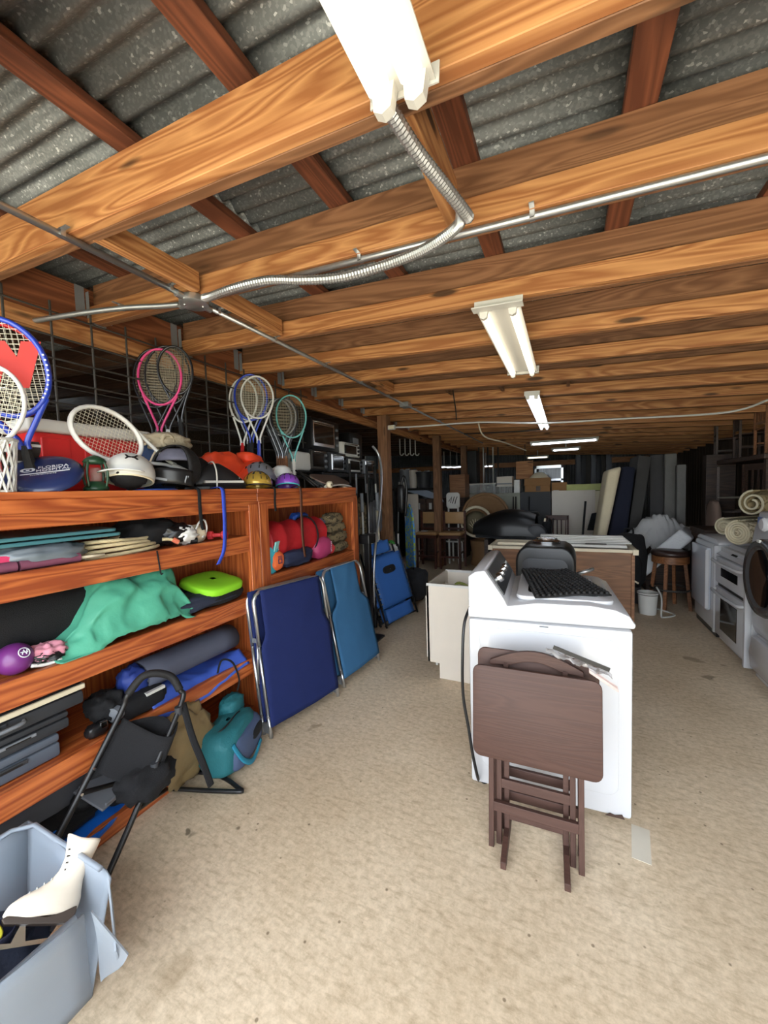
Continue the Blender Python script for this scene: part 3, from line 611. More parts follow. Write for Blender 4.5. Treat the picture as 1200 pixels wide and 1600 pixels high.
rug('cream rolled rug with scrolling pattern lying on the double-oven range', (1.40, 4.50, 1.10), (2.0, 4.92, 1.10), .11, RUG, CRM, 4)
rug('tan rolled rug propped highest behind the patterned one', (1.62, 4.88, 1.345), (2.4, 5.45, 1.33), .125, RUG2, CRM, 2)
rug('small beige rolled rug between dryer and patterned rug', (1.5, 5.2, 1.085), (2.2, 5.75, 1.095), .09, CRM, CRM, 2)
# ================================================================== round bar stool, foam slabs, blanket, backpack
s = T('bar_stool', 'round wooden bar stool with dark padded seat beside the dryer', 'stool', (1.17, 5.85, 0), .35)
MB().lathe([(.17, .66), (.2, .665), (.21, .69), (.2, .72), (.12, .735), (0, .738)], 26).build('seat', mat('dark_brown_leather', (52, 36, 32), .35, var=.1), s, smooth=True)
MB().lathe([(.18, .57), (.195, .575), (.195, .66), (.18, .665)], 26).build('apron', WO, s, smooth=2)
for k in range(4):
    a = PI/4+k*PI/2; e = Vector((math.cos(a), math.sin(a), 0)); MB().tube([e*.15+Vector((0, 0, .62)), e*.215], .025, 4).build('leg', WO, s)
MB().tube(arc((0, 0, .25), .205, 0, 2*PI, 28)[:-1], .012, 8, closed=True).build('foot_ring', STEEL, s, smooth=True)
FOAM = mat('white_foam', (205, 208, 212), .95, var=.06, bump=.5, bscale=40)
fo = MB().prism([(-.09, 0), (.09, 0), (.09, .8), (-.09, .8)], -.28, .28, 'xz').build('foam_slab', FOAM, bevel=.03, seg=3, smooth=True); fo.location = (.9, 6.3, .34); fo.rotation_euler = (0, .75, -.3)
tag(fo, 'thick white foam slab leaning diagonally behind the bar stool', 'foam')
bl = MB().surf(lambda u, v: Vector((.82+.85*u+.05*noise.noise(Vector((u*4, v*7, 1))), 6.52+.62*v-.05*(v < .3), .84+.2*math.sin(PI*min(1, u*.9+.1))*math.sin(PI*min(1, v+.25))+.10*noise.noise(Vector((u*4.5, v*3, 3)))+.09*abs(noise.noise(Vector((u*9+v*5, v*6, 7))))+.05*abs(noise.noise(Vector((u*19-v*7, v*11, 3))))-1.1*max(0, .3-v)-.7*max(0, .25-u))), 70, 44).build('blanket', mat('grey_white_blanket', (176, 176, 176), .95, var=.05), solid=.012, smooth=True)
tag(bl, 'rumpled pale grey blanket heaped beside the leaning mattresses', 'blanket')
ot = T('storage_chest', 'dark storage chest under the rumpled pale blanket', 'chest', (1.03, 6.62, 0))
MB().b2((0, 0, 0), (.7, .55, .62)).build('body', WALN, ot, bevel=.01); MB().b2((-.01, -.01, .62), (.71, .56, .8)).build('lid', WALN, ot, bevel=.01); MB().b2((.45, -.02, .58), (.55, -.008, .68)).build('hasp', STEEL, ot)
bp = T('backpack', 'black wheeled backpack standing on the floor behind the washer', 'bag', (.74, 5.95, 0), -.15)
MB().blob((0, 0, .56), (.2, .14, .36), .1, 2.2, 3, 22, 3.2).build('body', BLKF, bp, smooth=True)
MB().blob((0, -.13, .48), (.15, .05, .2), .1, 3, 5, 14, 3).build('pocket', BLKF, bp, smooth=True)
MB().tube(bez([(-.05, 0, .9), (-.04, 0, .97), (.04, 0, .97), (.05, 0, .9)], 5), .012, 6).build('handle', BLKF, bp, smooth=True)
MB().box((.07, -.16, .32), (.1, .012, .02), (0, .5, 0)).build('zip_pull', CREAM, bp)
MB().b2((-.14, -.06, .0), (.14, .08, .24)).build('base', CHAR, bp, bevel=.01)
pc = T('paint_bucket', 'white plastic bucket behind the washer right of the backpack', 'bucket', (.88, 5.5, 0))
MB().lathe([(.09, 0), (.105, .24), (.11, .24), (.11, .26), (.1, .26), (.085, .02)], 18, cap=False).build('body', WPLA, pc, smooth=2)
MB().tube(arc((0, 0, .24), .11, PI, 2*PI, 12, 'xy'), .004, 6).build('handle', STEEL, pc, smooth=True)
cable('white extension lead trailing on the floor beside the bar stool', [(.99, 5.62, .3), (1.02, 5.5, .2), (1.0, 5.4, .02), (1.02, 5.35, .012), (1.15, 5.5, .012), (1.0, 5.7, .012)], .01, WPLA)
# ================================================================== folded cots leaning on the bookcase
def cot(label, p0, p1, top0, top1, fab, cut, seed):
    """two-fold camp cot: p0/p1 floor corners (near, far), top0/top1 upper corners"""
    p0, p1, top0, top1 = map(Vector, (p0, p1, top0, top1)); ex = (p1-p0); w_ = ex.length; ex.normalize(); ez = ((top0-p0)+(top1-p1))/2; h_ = ez.length; ez.normalize()
    t = T('camp_cot', label, 'cot', p0); R = frame(Vector((0, 0, 0)), ex, ez)          # local x across, y up the cot, z toward viewer(-)
    t.matrix_world = Matrix.Translation(p0) @ R
    sgn = 1 if (R.to_3x3() @ Vector((0, 0, 1))).x > 0 else -1
    for k, zo in enumerate((.0, -.075)):
        z = sgn*zo; m_ = fab
        c = cut if k == 0 else .0
        e0, e1 = .02, w_-.02
        ps = [(e0+.01, .07), (e1, .07), (e1, h_*.60), (e1-.02, h_*.64), (e1-c*.9, h_*.66), (e1-c, h_*.72), (e1-c, h_-.005), (e0+c, h_-.005), (e0+c, h_*.72), (e0+c*.9, h_*.68), (e0, h_*.6)]
        B = MB()
        n = 26
        def edge(v):
            y = .07+(h_-.075)*v; s = min(1, max(0, (y/h_-.60)/.10)); s = s*s*(3-2*s); return y, e0+c*s, e1-c*s
        B.surf(lambda u, v: (lambda y, a, b_: Vector((a+(b_-a)*u, y, z+sgn*(.018+.010*math.sin(PI*u)*(1 if k == 0 else 0)+.006*noise.noise(Vector((u*4+seed, v*5, k))))))) (*edge(v)), 16, n)
        B.build('fabric' , m_, t, smooth=True, solid=.005)
        r = .0125
        MB().tube([(e0, h_*.62, z), (e0, h_-.09, z)]+[Vector((e0+.07-.07*math.cos(a), h_-.08+.07*math.sin(a), z)) for a in (.3, .8, 1.3)]+[(e0+.1, h_-.008, z), (e1-.1, h_-.008, z)]+[Vector((e1-.07+.07*math.cos(a), h_-.08+.07*math.sin(a), z)) for a in (1.3, .8, .3)]+[(e1, h_-.09, z), (e1, h_*.62, z)], r, 10).build('frame_tube', ALU, t, smooth=True)
        for xx in (e0, e1):
            MB().cyl((xx, .0, z), (xx, .14, z), r, 10).build('frame_leg', ALU, t, smooth=True)
            MB().cyl((xx, .14, z-sgn*.004), (xx, h_*.62, z-sgn*.004), r*.9, 8).build('frame_rail', ALU, t, smooth=True)
    for xx in (.02, w_-.02):
        MB().box((xx, .06, -sgn*.04), (.014, .07, .08)).build('hinge_plate', HANG, t, bevel=.004)
        MB().tube([(xx, h_*.66, -sgn*.01), (xx+.006, h_*.5, -sgn*.05), (xx, h_*.36, -sgn*.06)], .009, 8).build('folding_leg', ALU, t, smooth=True)
        MB().box((xx, h_*.66, -sgn*.035), (.012, .03, .09)).build('bracket', HANG, t, bevel=.004)
    return t
NAVY = mat('navy_canvas', (32, 42, 88), .85, var=.1, bump=.2, bscale=250, spec=.15); TEAL = mat('steel_blue_canvas', (58, 104, 144), .85, var=.1, bump=.2, bscale=250, spec=.15)
cot('folded camp cot with navy canvas leaning against the bookcase', fl(420, 1156), fl(531, 1086), (-1.84, 1.83, .93), (-1.78, 2.43, .95), NAVY, .045, 1)
cot('folded camp cot with steel-blue canvas behind the navy one', fl(536, 1076), fl(594, 1030), (-1.84, 2.52, .92), (-1.76, 3.08, .95), TEAL, .1, 2)
# ================================================================== stained-pine bookcases along the left
FX = -1.93
def bookcase(label, y0, y1, shelves, depth=.52, hang=0):
    t = T('bookcase', label, 'bookcase', (FX, y0, 0)); L_ = y1-y0
    B = lambda nm, lo, hi, bv=.003: board(nm, ((lo[0]+hi[0])/2, lo[1], (lo[2]+hi[2])/2), ((lo[0]+hi[0])/2, hi[1], (lo[2]+hi[2])/2), hi[0]-lo[0], hi[2]-lo[2], WB, t, bv)
    V = lambda nm, x0, x1, ya, yb, za, zb: board(nm, ((x0+x1)/2, (ya+yb)/2, za), ((x0+x1)/2, (ya+yb)/2, zb), yb-ya if False else x1-x0, yb-ya, WB, t) if False else vpost(nm, x0, x1, ya, yb, za, zb)
    def vpost(nm, x0, x1, ya, yb, za, zb):
        o = MB().b2((0, -(yb-ya)/2, -(x1-x0)/2), (zb-za, (yb-ya)/2, (x1-x0)/2)).build(nm, WB, t, bevel=.003, seg=1)
        o.matrix_local = frame(Vector(((x0+x1)/2, (ya+yb)/2, za)), (0, 0, 1), (0, 1, 0)); return o
    B('top_board', (-depth, 0, 1.585), (.012, L_, 1.615)); B('fascia', (-.02, 0, 1.525), (.006, L_, 1.585))
    B('top_rail', (-.02, .0, 1.47), (.016, L_-.0, 1.53)); 
    for ya, yb in ((0, .09), (L_-.09, L_)):
        vpost('stile', -.02, .018, ya, yb, 0, 1.51)
    for ya in (.0, L_-.025): vpost('side_panel', -depth, -.02, ya, ya+.025, 0, 1.585)
    vpost('back_panel', -depth, -depth+.012, .02, L_-.02, 0, 1.58)
    for zt in shelves:
        B('shelf', (-depth+.012, .025, zt-.025), (-.02, L_-.025, zt))
        B('shelf_lip', (-.02, .0 if zt > .2 else 0, zt-.10 if zt > .2 else 0), (.008, L_-.085, zt+.008))
    return t
bookcase('near stained-pine bookcase packed with sports gear, four shelves', .15, 2.04, (1.295, .885, .47, .075))
bookcase('far stained-pine bookcase holding the red sleeping bag', 2.045, 3.43, (.985, .5, .075))
# ================================================================== wire cattle panel hung under the girder
wp = T('wire_panel', 'dark welded wire mesh panel hanging behind the bookcases', 'wire panel', (-2.53, 0, 0))
y = .4
while y < 3.5:
    MB().cyl((0, y, 1.2), (0, y, 2.66), .0065, 6).build('vertical_rod', STEEL, wp); y += .2
for k, z in enumerate((1.3, 1.45, 1.6, 1.75, 1.87, 1.99, 2.11, 2.23, 2.35, 2.47, 2.6)):
    MB().cyl((.006, .35, z), (.006, 3.5, z), .0055, 6).build('horizontal_rod', STEEL, wp)
    if z > 1.7: MB().cyl((-.2, .35, z+.02), (-.2, 3.5, z+.02), .0035, 5).build('horizontal_rod', STEEL, wp)
# ================================================================== rackets
def racket(label, head, upv, nrm, hw, hh, fr, grip, st_c, ln=.68, cat='racket', letter=None, grp=None, tr=.008, mesh=15, dots=0):
    """head: centre of the strung head; upv: from grip to head; nrm: face direction"""
    upv = Vector(upv).normalized(); R = frame(Vector((0, 0, 0)), Vector(upv).cross(Vector(nrm)), upv)   # local y=up, x across, z≈normal
    gl = ln-hh; t = T('tennis_racket', label, cat, (0, 0, 0), group=grp); t.matrix_world = Matrix.Translation(Vector(head)-upv*(hh/2+gl)) @ R
    cy = gl+hh/2
    MB().tube([(hw/2*math.cos(a), cy+hh/2*math.sin(a)*(1 if math.sin(a) > 0 else 1.06), 0) for a in [2*PI*k/32 for k in range(32)]], tr, 8, closed=True, flat=1.5).build('frame', fr, t, smooth=True)
    b = MB()
    for s in (-1, 1):
        b.tube(bez([(s*hw*.40, cy-hh*.34, 0), (s*hw*.2, gl*.74+.02, 0), (s*.014, gl*.5, 0), (s*.012, gl*.35, 0)], 6), tr, 8)
    b.build('throat', fr, t, smooth=True)
    MB().tube([(0, gl*.42, 0), (0, gl*.3, 0), (0, .012, 0), (0, 0, 0)], [.013, .016, .017, .019], 8).build('grip', grip, t, smooth=2)
    b = MB(); n = mesh
    for i in range(1, n):
        x = -hw/2+hw*i/n; yh = hh/2*math.sqrt(max(0, 1-(2*x/hw)**2)); b.tube([(x, cy-yh, .001), (x, cy+yh, .001)], .0009, 3)
    for i in range(1, int(n*hh/hw)):
        yv = -hh/2+hh*i/int(n*hh/hw); xh = hw/2*math.sqrt(max(0, 1-(2*yv/hh)**2)); b.tube([(-xh, cy+yv, -.001), (xh, cy+yv, -.001)], .0009, 3)
    o = b.build('strings', st_c, t); o['kind'] = 'stuff'
    for k in range(dots):
        a = -.75+1.1*k/dots; MB().lathe([(.0, -.004), (.004, -.003), (.004, .003), (0, .004)], 6, c=((hw/2+.002)*math.cos(a), cy+hh/2*math.sin(a), tr*1.5), cap=False).build('grommet_dot', RWHT, t)
    if letter:
        m_, txt, size = letter; text(txt, size, m_, t, Matrix.Translation((0, cy, .0)), 'stencil', .002, .02)
    return t
RBLU = mat('racket_blue', (34, 62, 176), .3, coat=.5); RRED = mat('racket_red', (190, 30, 34), .3, coat=.5); RBLK = mat('racket_black', (26, 26, 30), .3, coat=.4)
RWHT = mat('racket_white', (224, 224, 220), .35); RPNK = mat('racket_pink', (220, 70, 130), .35); RSIL = mat('racket_silver', (170, 174, 180), .3, metal=.5); RTEA = mat('racket_teal', (110, 186, 184), .35)
STRW = mat('string_white', (226, 222, 200), .6); STRD = mat('string_tan', (150, 140, 120), .7); GRIPW = mat('grip_white', (220, 216, 206), .7)
TOC = (0.62, -.78, -.02)
def RK(px, py, x, label, tilt, w, h, fr, grip, sc, **k):
    c = pX(px, py, x); tx, ty = tilt
    return racket(label, c, (.0+ty*.3, tx*.9, 1), k.pop('n', TOC), w, h, fr, grip, sc, **k)
RK(6, 573, -2.0, 'blue tennis racket with red stencilled strings at the left edge', (-.16, .0), .27, .36, RBLU, BLKM, STRW, letter=(mat('red_stencil', (186, 50, 44), .7), 'W', .2), n=(.8, -.6, 0), ln=.58, tr=.011, dots=10)
RK(10, 578, -2.1, 'red and white tennis racket just behind the blue stencilled one', (-.16, 0), .27, .36, RRED, BLKM, STRW, n=(.8, -.6, 0), ln=.58)
RK(-28, 632, -1.98, 'white-throated racket with black grip low at the left edge', (.25, 0), .24, .32, RWHT, BLKM, STRW, n=(.8, -.6, 0), ln=.62)
G2 = 'rackets hung on the wire panel'
RK(243, 590, -2.47, 'black and blue racket at the back of the second racket bunch', (.1, 0), .26, .38, RBLK, BLKM, STRD, grp=G2)
RK(250, 588, -2.44, 'pink and black racket in the second bunch', (.08, 0), .26, .36, RPNK, RBLK, STRD, grp=G2)
RK(262, 586, -2.41, 'dark racket with white shaft in the second bunch', (.06, 0), .27, .38, RBLK, RWHT, STRD, grp=G2)
RK(274, 578, -2.36, 'black oversize racket at the front of the second bunch', (-.05, 0), .21, .30, RBLK, BLKM, STRD, grp=G2, ln=.6)
RK(380, 625, -2.47, 'red and white racket at the back of the third bunch', (.1, 0), .22, .36, RWHT, RRED, STRD, grp=G2)
RK(388, 622, -2.44, 'silver racket in the middle of the third bunch', (.05, 0), .25, .36, RSIL, RBLK, STRD, grp=G2)
RK(392, 620, -2.41, 'blue framed racket in the third bunch', (.04, 0), .26, .37, RBLU, RBLK, STRD, grp=G2)
RK(402, 620, -2.36, 'blue and white racket in front of the third bunch', (.02, 0), .26, .34, RWHT, RBLU, STRW, grp=G2, mesh=13)
for k in range(5):
    RK(432+3.2*k, 652-.3*k, -2.5+.03*k, '%s grey racket counted from the back of the fourth bunch' % ('first', 'second', 'third', 'fourth', 'fifth')[k], (.02, 0), .24, .34, RSIL if k % 2 else RBLK, WO, STRD, grp=G2, mesh=9)
RK(455, 650, -2.33, 'teal and red racket at the front of the fourth bunch', (-.02, 0), .27, .38, RTEA, GRIPW, STRD, grp=G2, mesh=12, ln=.74)
# white racket lying against the cooler
c = pX(168, 679, -2.06); racket('white tennis racket leaning sideways against the red cooler', c, (.02, -.93, .36), (.85, -.45, .3), .25, .335, RWHT, GRIPW, STRW, tr=.01)
# ================================================================== on top of the bookcases
TZ = 1.615
RED = mat('red_plastic', (206, 40, 40), .4, var=.05)
ck = T('cooler', 'red picnic cooler with white lid on top of the near bookcase', 'cooler', (-2.46, .93, TZ))
MB().b2((0, 0, 0), (.25, .56, .285)).build('body', RED, ck, bevel=.03, seg=3, smooth=True)
MB().b2((-.01, -.01, .285), (.262, .572, .345)).build('lid', WPLA, ck, bevel=.015, seg=3, smooth=True)
for yv in (.1, .28, .46): MB().b2((.246, yv-.06, .03), (.256, yv+.06, .26)).build('rib_panel', RED, ck, bevel=.006)
MB().tube(bez([(.1, -.015, .2), (.06, -.04, .2), (.06, -.04, .1), (.1, -.015, .1)], 4), .01, 6).build('handle', WPLA, ck, smooth=True)
# lattice basket at the left edge
bk = T('lattice_basket', 'white plastic lattice basket at the left edge of the bookcase top', 'basket', (-1.99, .7, TZ))
for k in range(18):
    a = 2*PI*k/18
    for s in (-1, 1):
        MB().tube([(.075*math.cos(a), .075*math.sin(a), 0), (.082*math.cos(a+s*.35), .082*math.sin(a+s*.35), .1), (.09*math.cos(a+s*.7), .09*math.sin(a+s*.7), .2)], .004, 4).build('strip', WPLA, bk)
MB().tube(arc((0, 0, .2), .091, 0, 2*PI, 24)[:-1], .006, 6, closed=True).build('rim', WPLA, bk, smooth=True); MB().lathe([(0, 0), (.076, 0), (.076, .008)], 20, cap=False).build('base', WPLA, bk)
zs = MB().surf(lambda u, v: Vector((-2.12+.02*math.sin(v*9), .82+.1*u, TZ+.02+.2*v)), 5, 14).build('striped_cloth', mat('striped_cloth', (60, 54, 52), .9), solid=.006); tag(zs, 'black and white striped cloth standing behind the lattice basket', 'cloth')
for k in range(6): MB().surf(lambda u, v: Vector((-2.115+.02*math.sin((k+.3*v)/6*9), .82+.1*u, TZ+.03+.2*(k+.35*v)/6)), 5, 3).build('stripe', WPLA, zs, solid=.004)
# frisbee with printed lettering
NAV = mat('navy_plastic', (30, 44, 88), .35, var=.06, coat=.3)
fr = T('flying_disc', 'navy flying disc with white printed lettering propped on the bookcase edge', 'flying disc', (0, 0, 0)); 
fn = Vector((.46, -.42, .8)).normalized(); fxx = Vector((.42, .9, 0)); fxx = (fxx-fn*fxx.dot(fn)).normalized(); fyy = fn.cross(fxx)
fr.matrix_world = Matrix.Translation(Vector((-2.03, .895, TZ+.085))) @ Matrix((fxx, fyy, fn)).transposed().to_4x4()
MB().lathe([(0, .012), (.08, .012), (.115, .008), (.133, -.004), (.138, -.018), (.134, -.024), (.128, -.016), (.11, -.002), (0, .004)], 36, cap=False).build('disc', NAV, fr, smooth=True)
PRW = mat('white_print', (226, 230, 236), .5, var=0)
text('FLORIDA', .026, PRW, fr, Matrix.Translation((.035, .018, .0125)), ext=.0004); text('HOSPITAL', .026, PRW, fr, Matrix.Translation((.035, -.004, .0125)), ext=.0004)
text('www.floridahospital.org', .009, PRW, fr, Matrix.Translation((.0, -.032, .0125)), ext=.0003)
MB().b2((-.075, -.024, .012), (.09, -.018, .0128)).build('rule', PRW, fr)
MB().lathe([(.012, .0122), (.02, .0128)], 16, c=(-.05, .008, 0), cap=False, sq=(1.25, .8)).build('emblem', PRW, fr); MB().b2((-.056, .004, .0122), (-.044, .012, .013)).build('emblem', PRW, fr)
# green lantern
GRD = mat('dark_green_enamel', (28, 62, 40), .35)
ln_ = T('lantern', 'small dark green lantern frame beside the white batting helmet', 'lantern', (-2.0, pX(149, 740, -2.0).y, TZ))
MB().lathe([(.05, 0), (.052, .015), (.04, .03), (.03, .045)], 14).build('base', GRD, ln_, smooth=True); MB().lathe([(.03, .125), (.048, .135), (.04, .15), (.015, .165), (0, .168)], 14).build('cap', GRD, ln_, smooth=True)
for k in range(4):
    a = k*PI/2+.5; MB().tube(bez([(.045*math.cos(a), .045*math.sin(a), .015), (.056*math.cos(a), .056*math.sin(a), .08), (.042*math.cos(a), .042*math.sin(a), .14)], 4), .006, 6).build('guard_bar', GRD, ln_, smooth=True)
MB().lathe([(.02, .03), (.026, .06), (.02, .11)], 12).build('globe', mat('lantern_glass', (190, 200, 190), .1, alpha=.15), ln_, smooth=True)
# white batting helmet, open side to camera
def helmet(name, label, c, r, m, m2, rz=0, tilt=0, brim=0, vents=0, vm=None, open_=-.35, sc=(1, 1.15, 1)):
    t = T(name, label, 'helmet', c, rz); t.rotation_euler = (tilt, 0, rz)
    prof = [(max(.0, r*math.cos(a)), r*.95*math.sin(a)) for a in [open_+(PI/2-open_)*k/12 for k in range(13)]]
    o = MB().lathe(prof, 28, cap=False, sq=sc[:2]).build('shell', m, t, smooth=True, solid=.008)
    rr = r*math.cos(open_); MB().tube([(rr*math.cos(a)*sc[0], rr*math.sin(a)*sc[1], r*.95*math.sin(open_)) for a in [2*PI*k/28 for k in range(28)]], .006, 6, closed=True).build('rim', m2, t, smooth=True)
    for k in range(vents):
        for s in (-1, 1):
            a0 = s*(.25+.42*(k // 3)); e = (.35+.42*(k % 3)); pts = []
            for q_ in (-.13, 0, .13):
                el = e+q_; az = -PI/2+a0*(1.0+.25*math.sin(el)); pts.append(Vector((r*1.03*math.cos(el)*math.cos(az)*sc[0], r*1.03*math.cos(el)*math.sin(az)*sc[1], r*.98*math.sin(el))))
            MB().tube(bez(pts, 3), [.003]+[r*.085]*5+[.003], 6, flat=.35).build('vent', vm or BLK, t, smooth=True)
    return t
h = helmet('batting_helmet', 'white batting helmet with black emblem on the bookcase top', (-2.02, pX(203, 735, -2.02).y, TZ+.085), .108, WPLA, CREAM, .75, -.25)
MB().blob((0, -.02, -.02), (.08, .1, .06), .15, 4, 2, 14).build('padding', BLKF, h, smooth=True)
MB().surf(lambda u, v: Vector(((.095+.05*v)*math.cos(-PI/2-.75+1.5*u), (.115+.065*v)*math.sin(-PI/2-.75+1.5*u), -.01-.02*v)), 14, 4).build('visor', WPLA, h, smooth=True, solid=.006)
MB().tube([(.05, -.09, -.03), (.09, -.05, -.02), (.1, 0, -.02)], .008, 6).build('yellow_sticker', mat('yellow_trim', (224, 214, 70), .5), h)
em = MB()
for s in (-1, 1):
    em.prism([(s*.002, -.004), (s*.012, -.006), (s*.022, -.016), (s*.028, -.013), (s*.019, 0), (s*.028, .013), (s*.022, .016), (s*.012, .006), (s*.002, .004)], -.0015, .0015, 'xz')
em.box((0, 0, 0), (.03, .003, .006)); eo = em.build('emblem', BLK, h); 
az, el = -PI/2+.35, .55; nn = Vector((math.cos(el)*math.cos(az), math.cos(el)*math.sin(az)*1.15, math.sin(el))).normalized(); ex_ = Vector((0, 0, 1)).cross(nn).normalized()
eo.matrix_local = Matrix.Translation(Vector((.112*math.cos(el)*math.cos(az), .125*math.cos(el)*math.sin(az), .105*math.sin(el)))+nn*.002) @ Matrix((ex_, -nn, nn.cross(ex_))).transposed().to_4x4()
# black full-face helmet
h = T('full_face_helmet', 'black full-face helmet with grey lining, chin toward camera', 'helmet', (-2.03, pX(277, 735, -2.03).y, TZ), .55)
MB().surf(lambda u, v: (lambda a, e: Vector((.118*math.cos(e)*math.cos(a), .14*math.cos(e)*math.sin(a), .13+.125*math.sin(e))))(-PI/2+.95+(2*PI-1.9)*u, -.95+2.5*v), 30, 16).build('shell', BLKM, h, smooth=True, solid=.012)
MB().surf(lambda u, v: (lambda a: Vector((.128*math.cos(a), (.165)*math.sin(a), .015+.085*v+.02*math.cos((u-.5)*3))))(-PI/2-1.05+2.1*u), 18, 5).build('chin_bar', BLK, h, smooth=True, solid=.016)
MB().surf(lambda u, v: (lambda a, e: Vector((.098*math.cos(e)*math.cos(a), .115*math.cos(e)*math.sin(a), .14+.1*math.sin(e))))(-PI/2-1.7+3.4*u, .25+.85*v), 18, 6).build('lining', mat('grey_lining', (96, 96, 112), .9, bump=.3), h, smooth=True, solid=.014)
for k in range(5): MB().box((.09+.004*k, -.125+.012*k, .055), (.006, .012, .04), (0, .3, .4)).build('vent_slot', GREYP, h)
MB().box((-.02, -.17, .06), (.07, .006, .012), (0, .2, 0)).build('chin_stripe', GREYP, h)
tag(MB().lathe([(0, .008), (.11, .008), (.125, .004), (.125, 0), (0, 0)], 28, c=(-2.06, pX(238, 760, -2.06).y, TZ), cap=False).build('blue_plate', mat('blue_plastic_lid', (30, 80, 160), .35), smooth=True), 'blue plastic lid lying under the helmets', 'lid')
# canvas sports bag with white piping, beige mitt
cv = T('canvas_bag', 'blue canvas bag with white piping behind the black helmet', 'bag', (-2.25, pX(240, 690, -2.25).y, TZ))
MB().blob((0, 0, .14), (.1, .14, .15), .12, 2.5, 4, 18, 2.8).build('body', mat('denim_blue', (58, 78, 116), .85, bump=.3), cv, smooth=True)
MB().tube(bez([(.09, -.12, .1), (.1, -.05, .24), (.08, .06, .27), (.1, .13, .12)], 6), .007, 6).build('piping', CREAM, cv, smooth=True); MB().tube(bez([(.09, -.12, .26), (.1, -.06, .3), (.08, .0, .22)], 6), .007, 6).build('piping', CREAM, cv, smooth=True)
gl = T('baseball_mitt', 'beige canvas mitt heaped above the black helmet', 'mitt', (-2.17, pX(262, 690, -2.17).y, TZ+.26))
MB().blob((0, 0, .03), (.07, .14, .055), .3, 3, 9, 20, 2.4, .15).build('body', mat('beige_canvas', (176, 164, 140), .9, bump=.4), gl, smooth=True)
MB().tube(arc((.055, -.04, .03), .035, 0, 2*PI, 16, 'yz')[:-1], .012, 8, closed=True).build('cuff', mat('beige_canvas', (0, 0, 0)), gl, smooth=True)
# cleats / skates
SHW = mat('shoe_black_leather', (24, 24, 28), .45)
def shoe(t, m, sole, ln, up=.1, w_=.09, n=20):
    def fn(u, v):
        a = 2*PI*u; yy = -ln/2+ln*v; k = math.sin(PI*min(1, max(0, v*.94+.03)))**.45; hgt = up*(1 if v < .45 else 1-.55*(v-.45)/.55)
        zz = max(0, math.sin(a))*hgt*k+(.0 if math.sin(a) < 0 else 0); return Vector((math.cos(a)*w_/2*k, yy, .02+zz))
    MB().surf(fn, n, 16, True).build('upper', m, t, smooth=True)
    MB().prism([(x*w_*.52, y_*ln*.51) for x, y_ in [(math.cos(a)*(1-.15*math.sin(a)), math.sin(a)) for a in [2*PI*k/20 for k in range(20)]]], 0, .022, 'xy').build('sole', sole, t, bevel=.004)
sk = T('sports_shoe', 'black sports shoe with white midsole stripe beside the orange vest', 'shoe', (-2.02, pX(345, 745, -2.02).y, TZ), -.25)
shoe(sk, SHW, BLK, .34, .15, .11); MB().b2((-.058, -.13, .04), (.058, .13, .056)).build('midsole_stripe', WPLA, sk, bevel=.004)
for k in range(5): MB().tube([(-.03, .0+.025*k, .128-.014*k), (.03, .012+.025*k, .128-.014*k)], .004, 5).build('lace', WPLA, sk)
MB().tube(bez([(.06, -.06, .0), (.065, -.06, .1), (.03, -.06, .17), (-.05, -.05, .17)], 5), .005, 6).build('strap', WPLA, sk, smooth=True)
sk2 = T('sports_shoe', 'black sports shoe lying behind the striped one, upper shelf', 'shoe', (-2.2, pX(318, 735, -2.2).y, TZ), -.4); shoe(sk2, SHW, BLK, .32, .2, .11)
# orange life vest
ORG = mat('orange_nylon', (236, 74, 36), .6, var=.06)
lv = T('life_vest', 'bright orange life vest piled behind the sports shoe', 'life vest', (-2.3, pX(355, 715, -2.3).y, TZ))
MB().blob((0, -.05, .13), (.1, .2, .14), .2, 2.2, 11, 20, 3, .06).build('back_panel', ORG, lv, smooth=True)
MB().blob((.06, .15, .1), (.1, .17, .1), .15, 2.4, 13, 18, 3.2, .05, (.5, 0, .2)).build('front_panel', ORG, lv, smooth=True)
MB().blob((-.02, .25, .24), (.08, .11, .05), .12, 2.4, 15, 14, 3, 0, (-.25, 0, 0)).build('collar', ORG, lv, smooth=True)
# bicycle helmets and cap
helmet('bicycle_helmet', 'gold bicycle helmet with dark vents on the bookcase edge', (-2.0, pX(402, 750, -2.0).y, TZ+.028), .1, mat('gold_shell', (196, 162, 70), .25, metal=.4, coat=.5), BLK, .75, -.15, vents=6, open_=-.15, sc=(1, 1.3, 1))
helmet('bicycle_helmet', 'grey bicycle helmet stacked behind the gold one', (-2.17, pX(405, 728, -2.17).y, TZ+.09), .12, mat('grey_shell', (120, 122, 130), .3, coat=.4), BLK, .5, -.3, vents=4, open_=-.3, sc=(1, 1.25, 1))
helmet('bicycle_helmet', 'purple and teal child bicycle helmet', (-1.99, pX(449, 748, -1.99).y, TZ+.03), .09, mat('purple_shell', (130, 70, 180), .3, coat=.4), mat('teal_trim', (60, 180, 186), .4), .7, -.2, vents=6, open_=-.15, sc=(1, 1.3, 1))
cp = T('cap', 'white cap perched above the purple helmet', 'cap', (-2.14, pX(440, 738, -2.14).y, TZ+.1), .8)
MB().lathe([(.085, 0), (.085, .03), (.07, .07), (.035, .09), (0, .094)], 20, cap=False).build('crown', RWHT, cp, smooth=True, solid=.003); MB().surf(lambda u, v: Vector(((.08+.07*v*math.sin(PI*u))*math.cos(-PI*.85+PI*.7*u), (.08+.07*v*math.sin(PI*u))*math.sin(-PI*.85+PI*.7*u), -.01*v)), 14, 5).build('brim', RWHT, cp, smooth=True, solid=.004)
